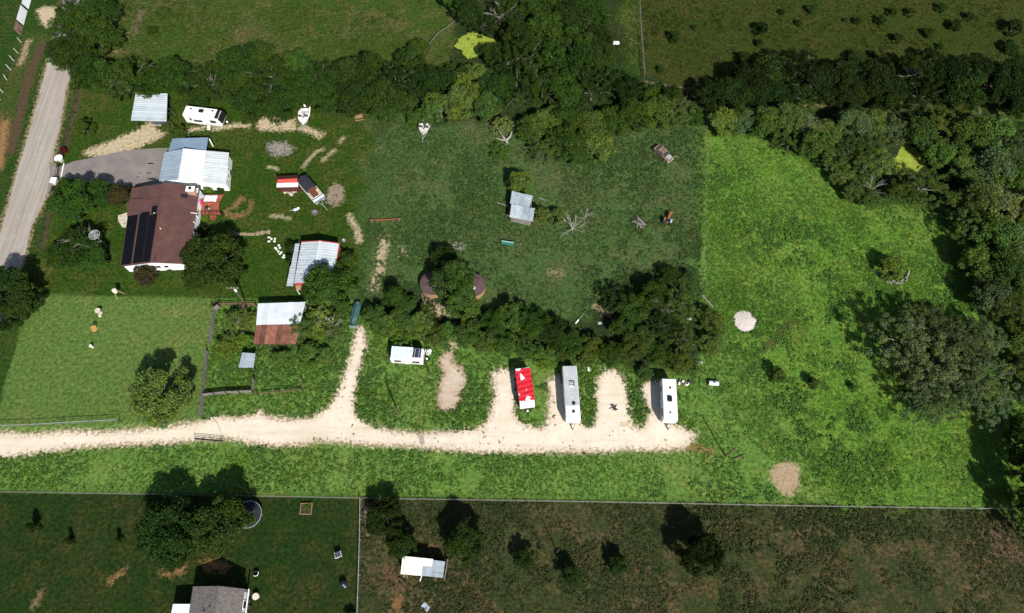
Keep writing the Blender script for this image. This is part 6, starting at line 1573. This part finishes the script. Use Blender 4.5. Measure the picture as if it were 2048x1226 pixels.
# ================================================================== WEEDS AND GRASS
def weed_mat(name, col, warm=(1.35, 1.15, .6), spread=.5, patch=.18):
    return foliage_mat(name, False, col, warm, spread, .3, patch)
LOT_W = GL([(-60, 890), (0, 915), (300, 890), (600, 895), (1000, 910), (1380, 905), (1400, 880), (1395, 750), (1411, 215), (1450, 260), (2048, 480), (2060, 1012), (1024, 992), (0, 978), (-60, 978)])
LOT_N = GL([(425, 605), (715, 610), (1395, 750), (1395, 870), (1000, 890), (700, 880), (404, 842)])
EASTHALF = GL([(1411, 215), (1700, 330), (1920, 480), (2060, 620), (2060, 1012), (1640, 1005), (1500, 880), (1415, 740)])
cnt = []  # grass colours repeat the painted dimming outside the lot
cnt.append(scatter('weeds', 'broad-leaved green weeds over the rough parts of the lot', [LOT_W], 8.0, (.13, .40), weed_mat('lot_weeds', (.068, .140, .028)), 1, [LAWN, EASTHALF, MIDDLE], patchy=.38))
cnt.append(scatter('weeds', 'broad-leaved green weeds around the pen and parked trailers', [LOT_N], 9.0, (.16, .50), MATS.setdefault('bay_weeds_m', weed_mat('bay_weeds', (.060, .122, .026))), 2, [LAWN, MIDDLE], patchy=.34))
cnt.append(scatter('tall_grass', 'bright tall grass in the east part of the lot', [EASTHALF], 12.0, (.10, .34), weed_mat('east_grass', (.070, .150, .022), (1.25, 1.08, .8)), 3, [], clump=1.5, height=.6, patchy=.33, leaves=6))
cnt.append(scatter('weed_clumps', 'darker weed clumps drifting through the east part of the lot', [EASTHALF], 9.0, (.18, .50), weed_mat('east_weeds', (.062, .132, .025), (1.3, 1.1, .8)), 23, [], height=.8, patchy=.60))
cnt.append(scatter('weeds', 'dull green weeds over the middle lot', [MIDDLE], 8.0, (.13, .42), weed_mat('middle_weeds', (.043, .082, .023), (1.2, 1.05, .9)), 4, [LOT], patchy=.42))
cnt.append(scatter('weeds', 'dark weeds over the brown pasture', [SOUTHFIELD], 10.0, (.14, .44), weed_mat('pasture_weeds', (.032, .048, .015), (2.1, 1.25, 1.5), .7), 5, [], patchy=.40))
cnt.append(scatter('rough_grass', 'olive rough grass in the north pasture', [NORTHFIELD], 2.2, (.2, .6), weed_mat('north_grass', (.034, .060, .010), (1.6, 1.2, .9)), 6, [], clump=1.4, height=.5))
cnt.append(scatter('rough_grass', 'brownish rough grass in the north-east field', [EASTFIELD], 1.6, (.2, .5), weed_mat('field_grass', (.024, .034, .006), (1.7, 1.1, .9)), 7, [], clump=1.4, height=.45))
cnt.append(scatter('lawn_grass', 'mown grass of the house yard', [YARD], 2.2, (.12, .3), weed_mat('yard_grass', (.022, .052, .006)), 8, [], clump=1.5, height=.3, leaves=6))
cnt.append(scatter('lawn_grass', 'mown grass of the bright lawn', [LAWN], 2.5, (.12, .28), weed_mat('bright_lawn', (.074, .140, .030)), 9, [], clump=1.5, height=.25, leaves=6))
cnt.append(scatter('lawn_grass', 'mown grass of the dark south lawn', [SOUTHLAWN], 2.0, (.12, .3), weed_mat('south_lawn', (.013, .034, .006)), 10, [], clump=1.5, height=.3, leaves=6))
KEEP_OUT = []
cnt.append(scatter('weed_tufts', 'small weed tufts growing through the gravel drive', [GRAVEL, PAD], .22, (.12, .34), MATS['bay_weeds_m'], 12, [], patchy=.5, height=.5))
print('weed clumps', cnt, 'objects', len(bpy.data.objects))
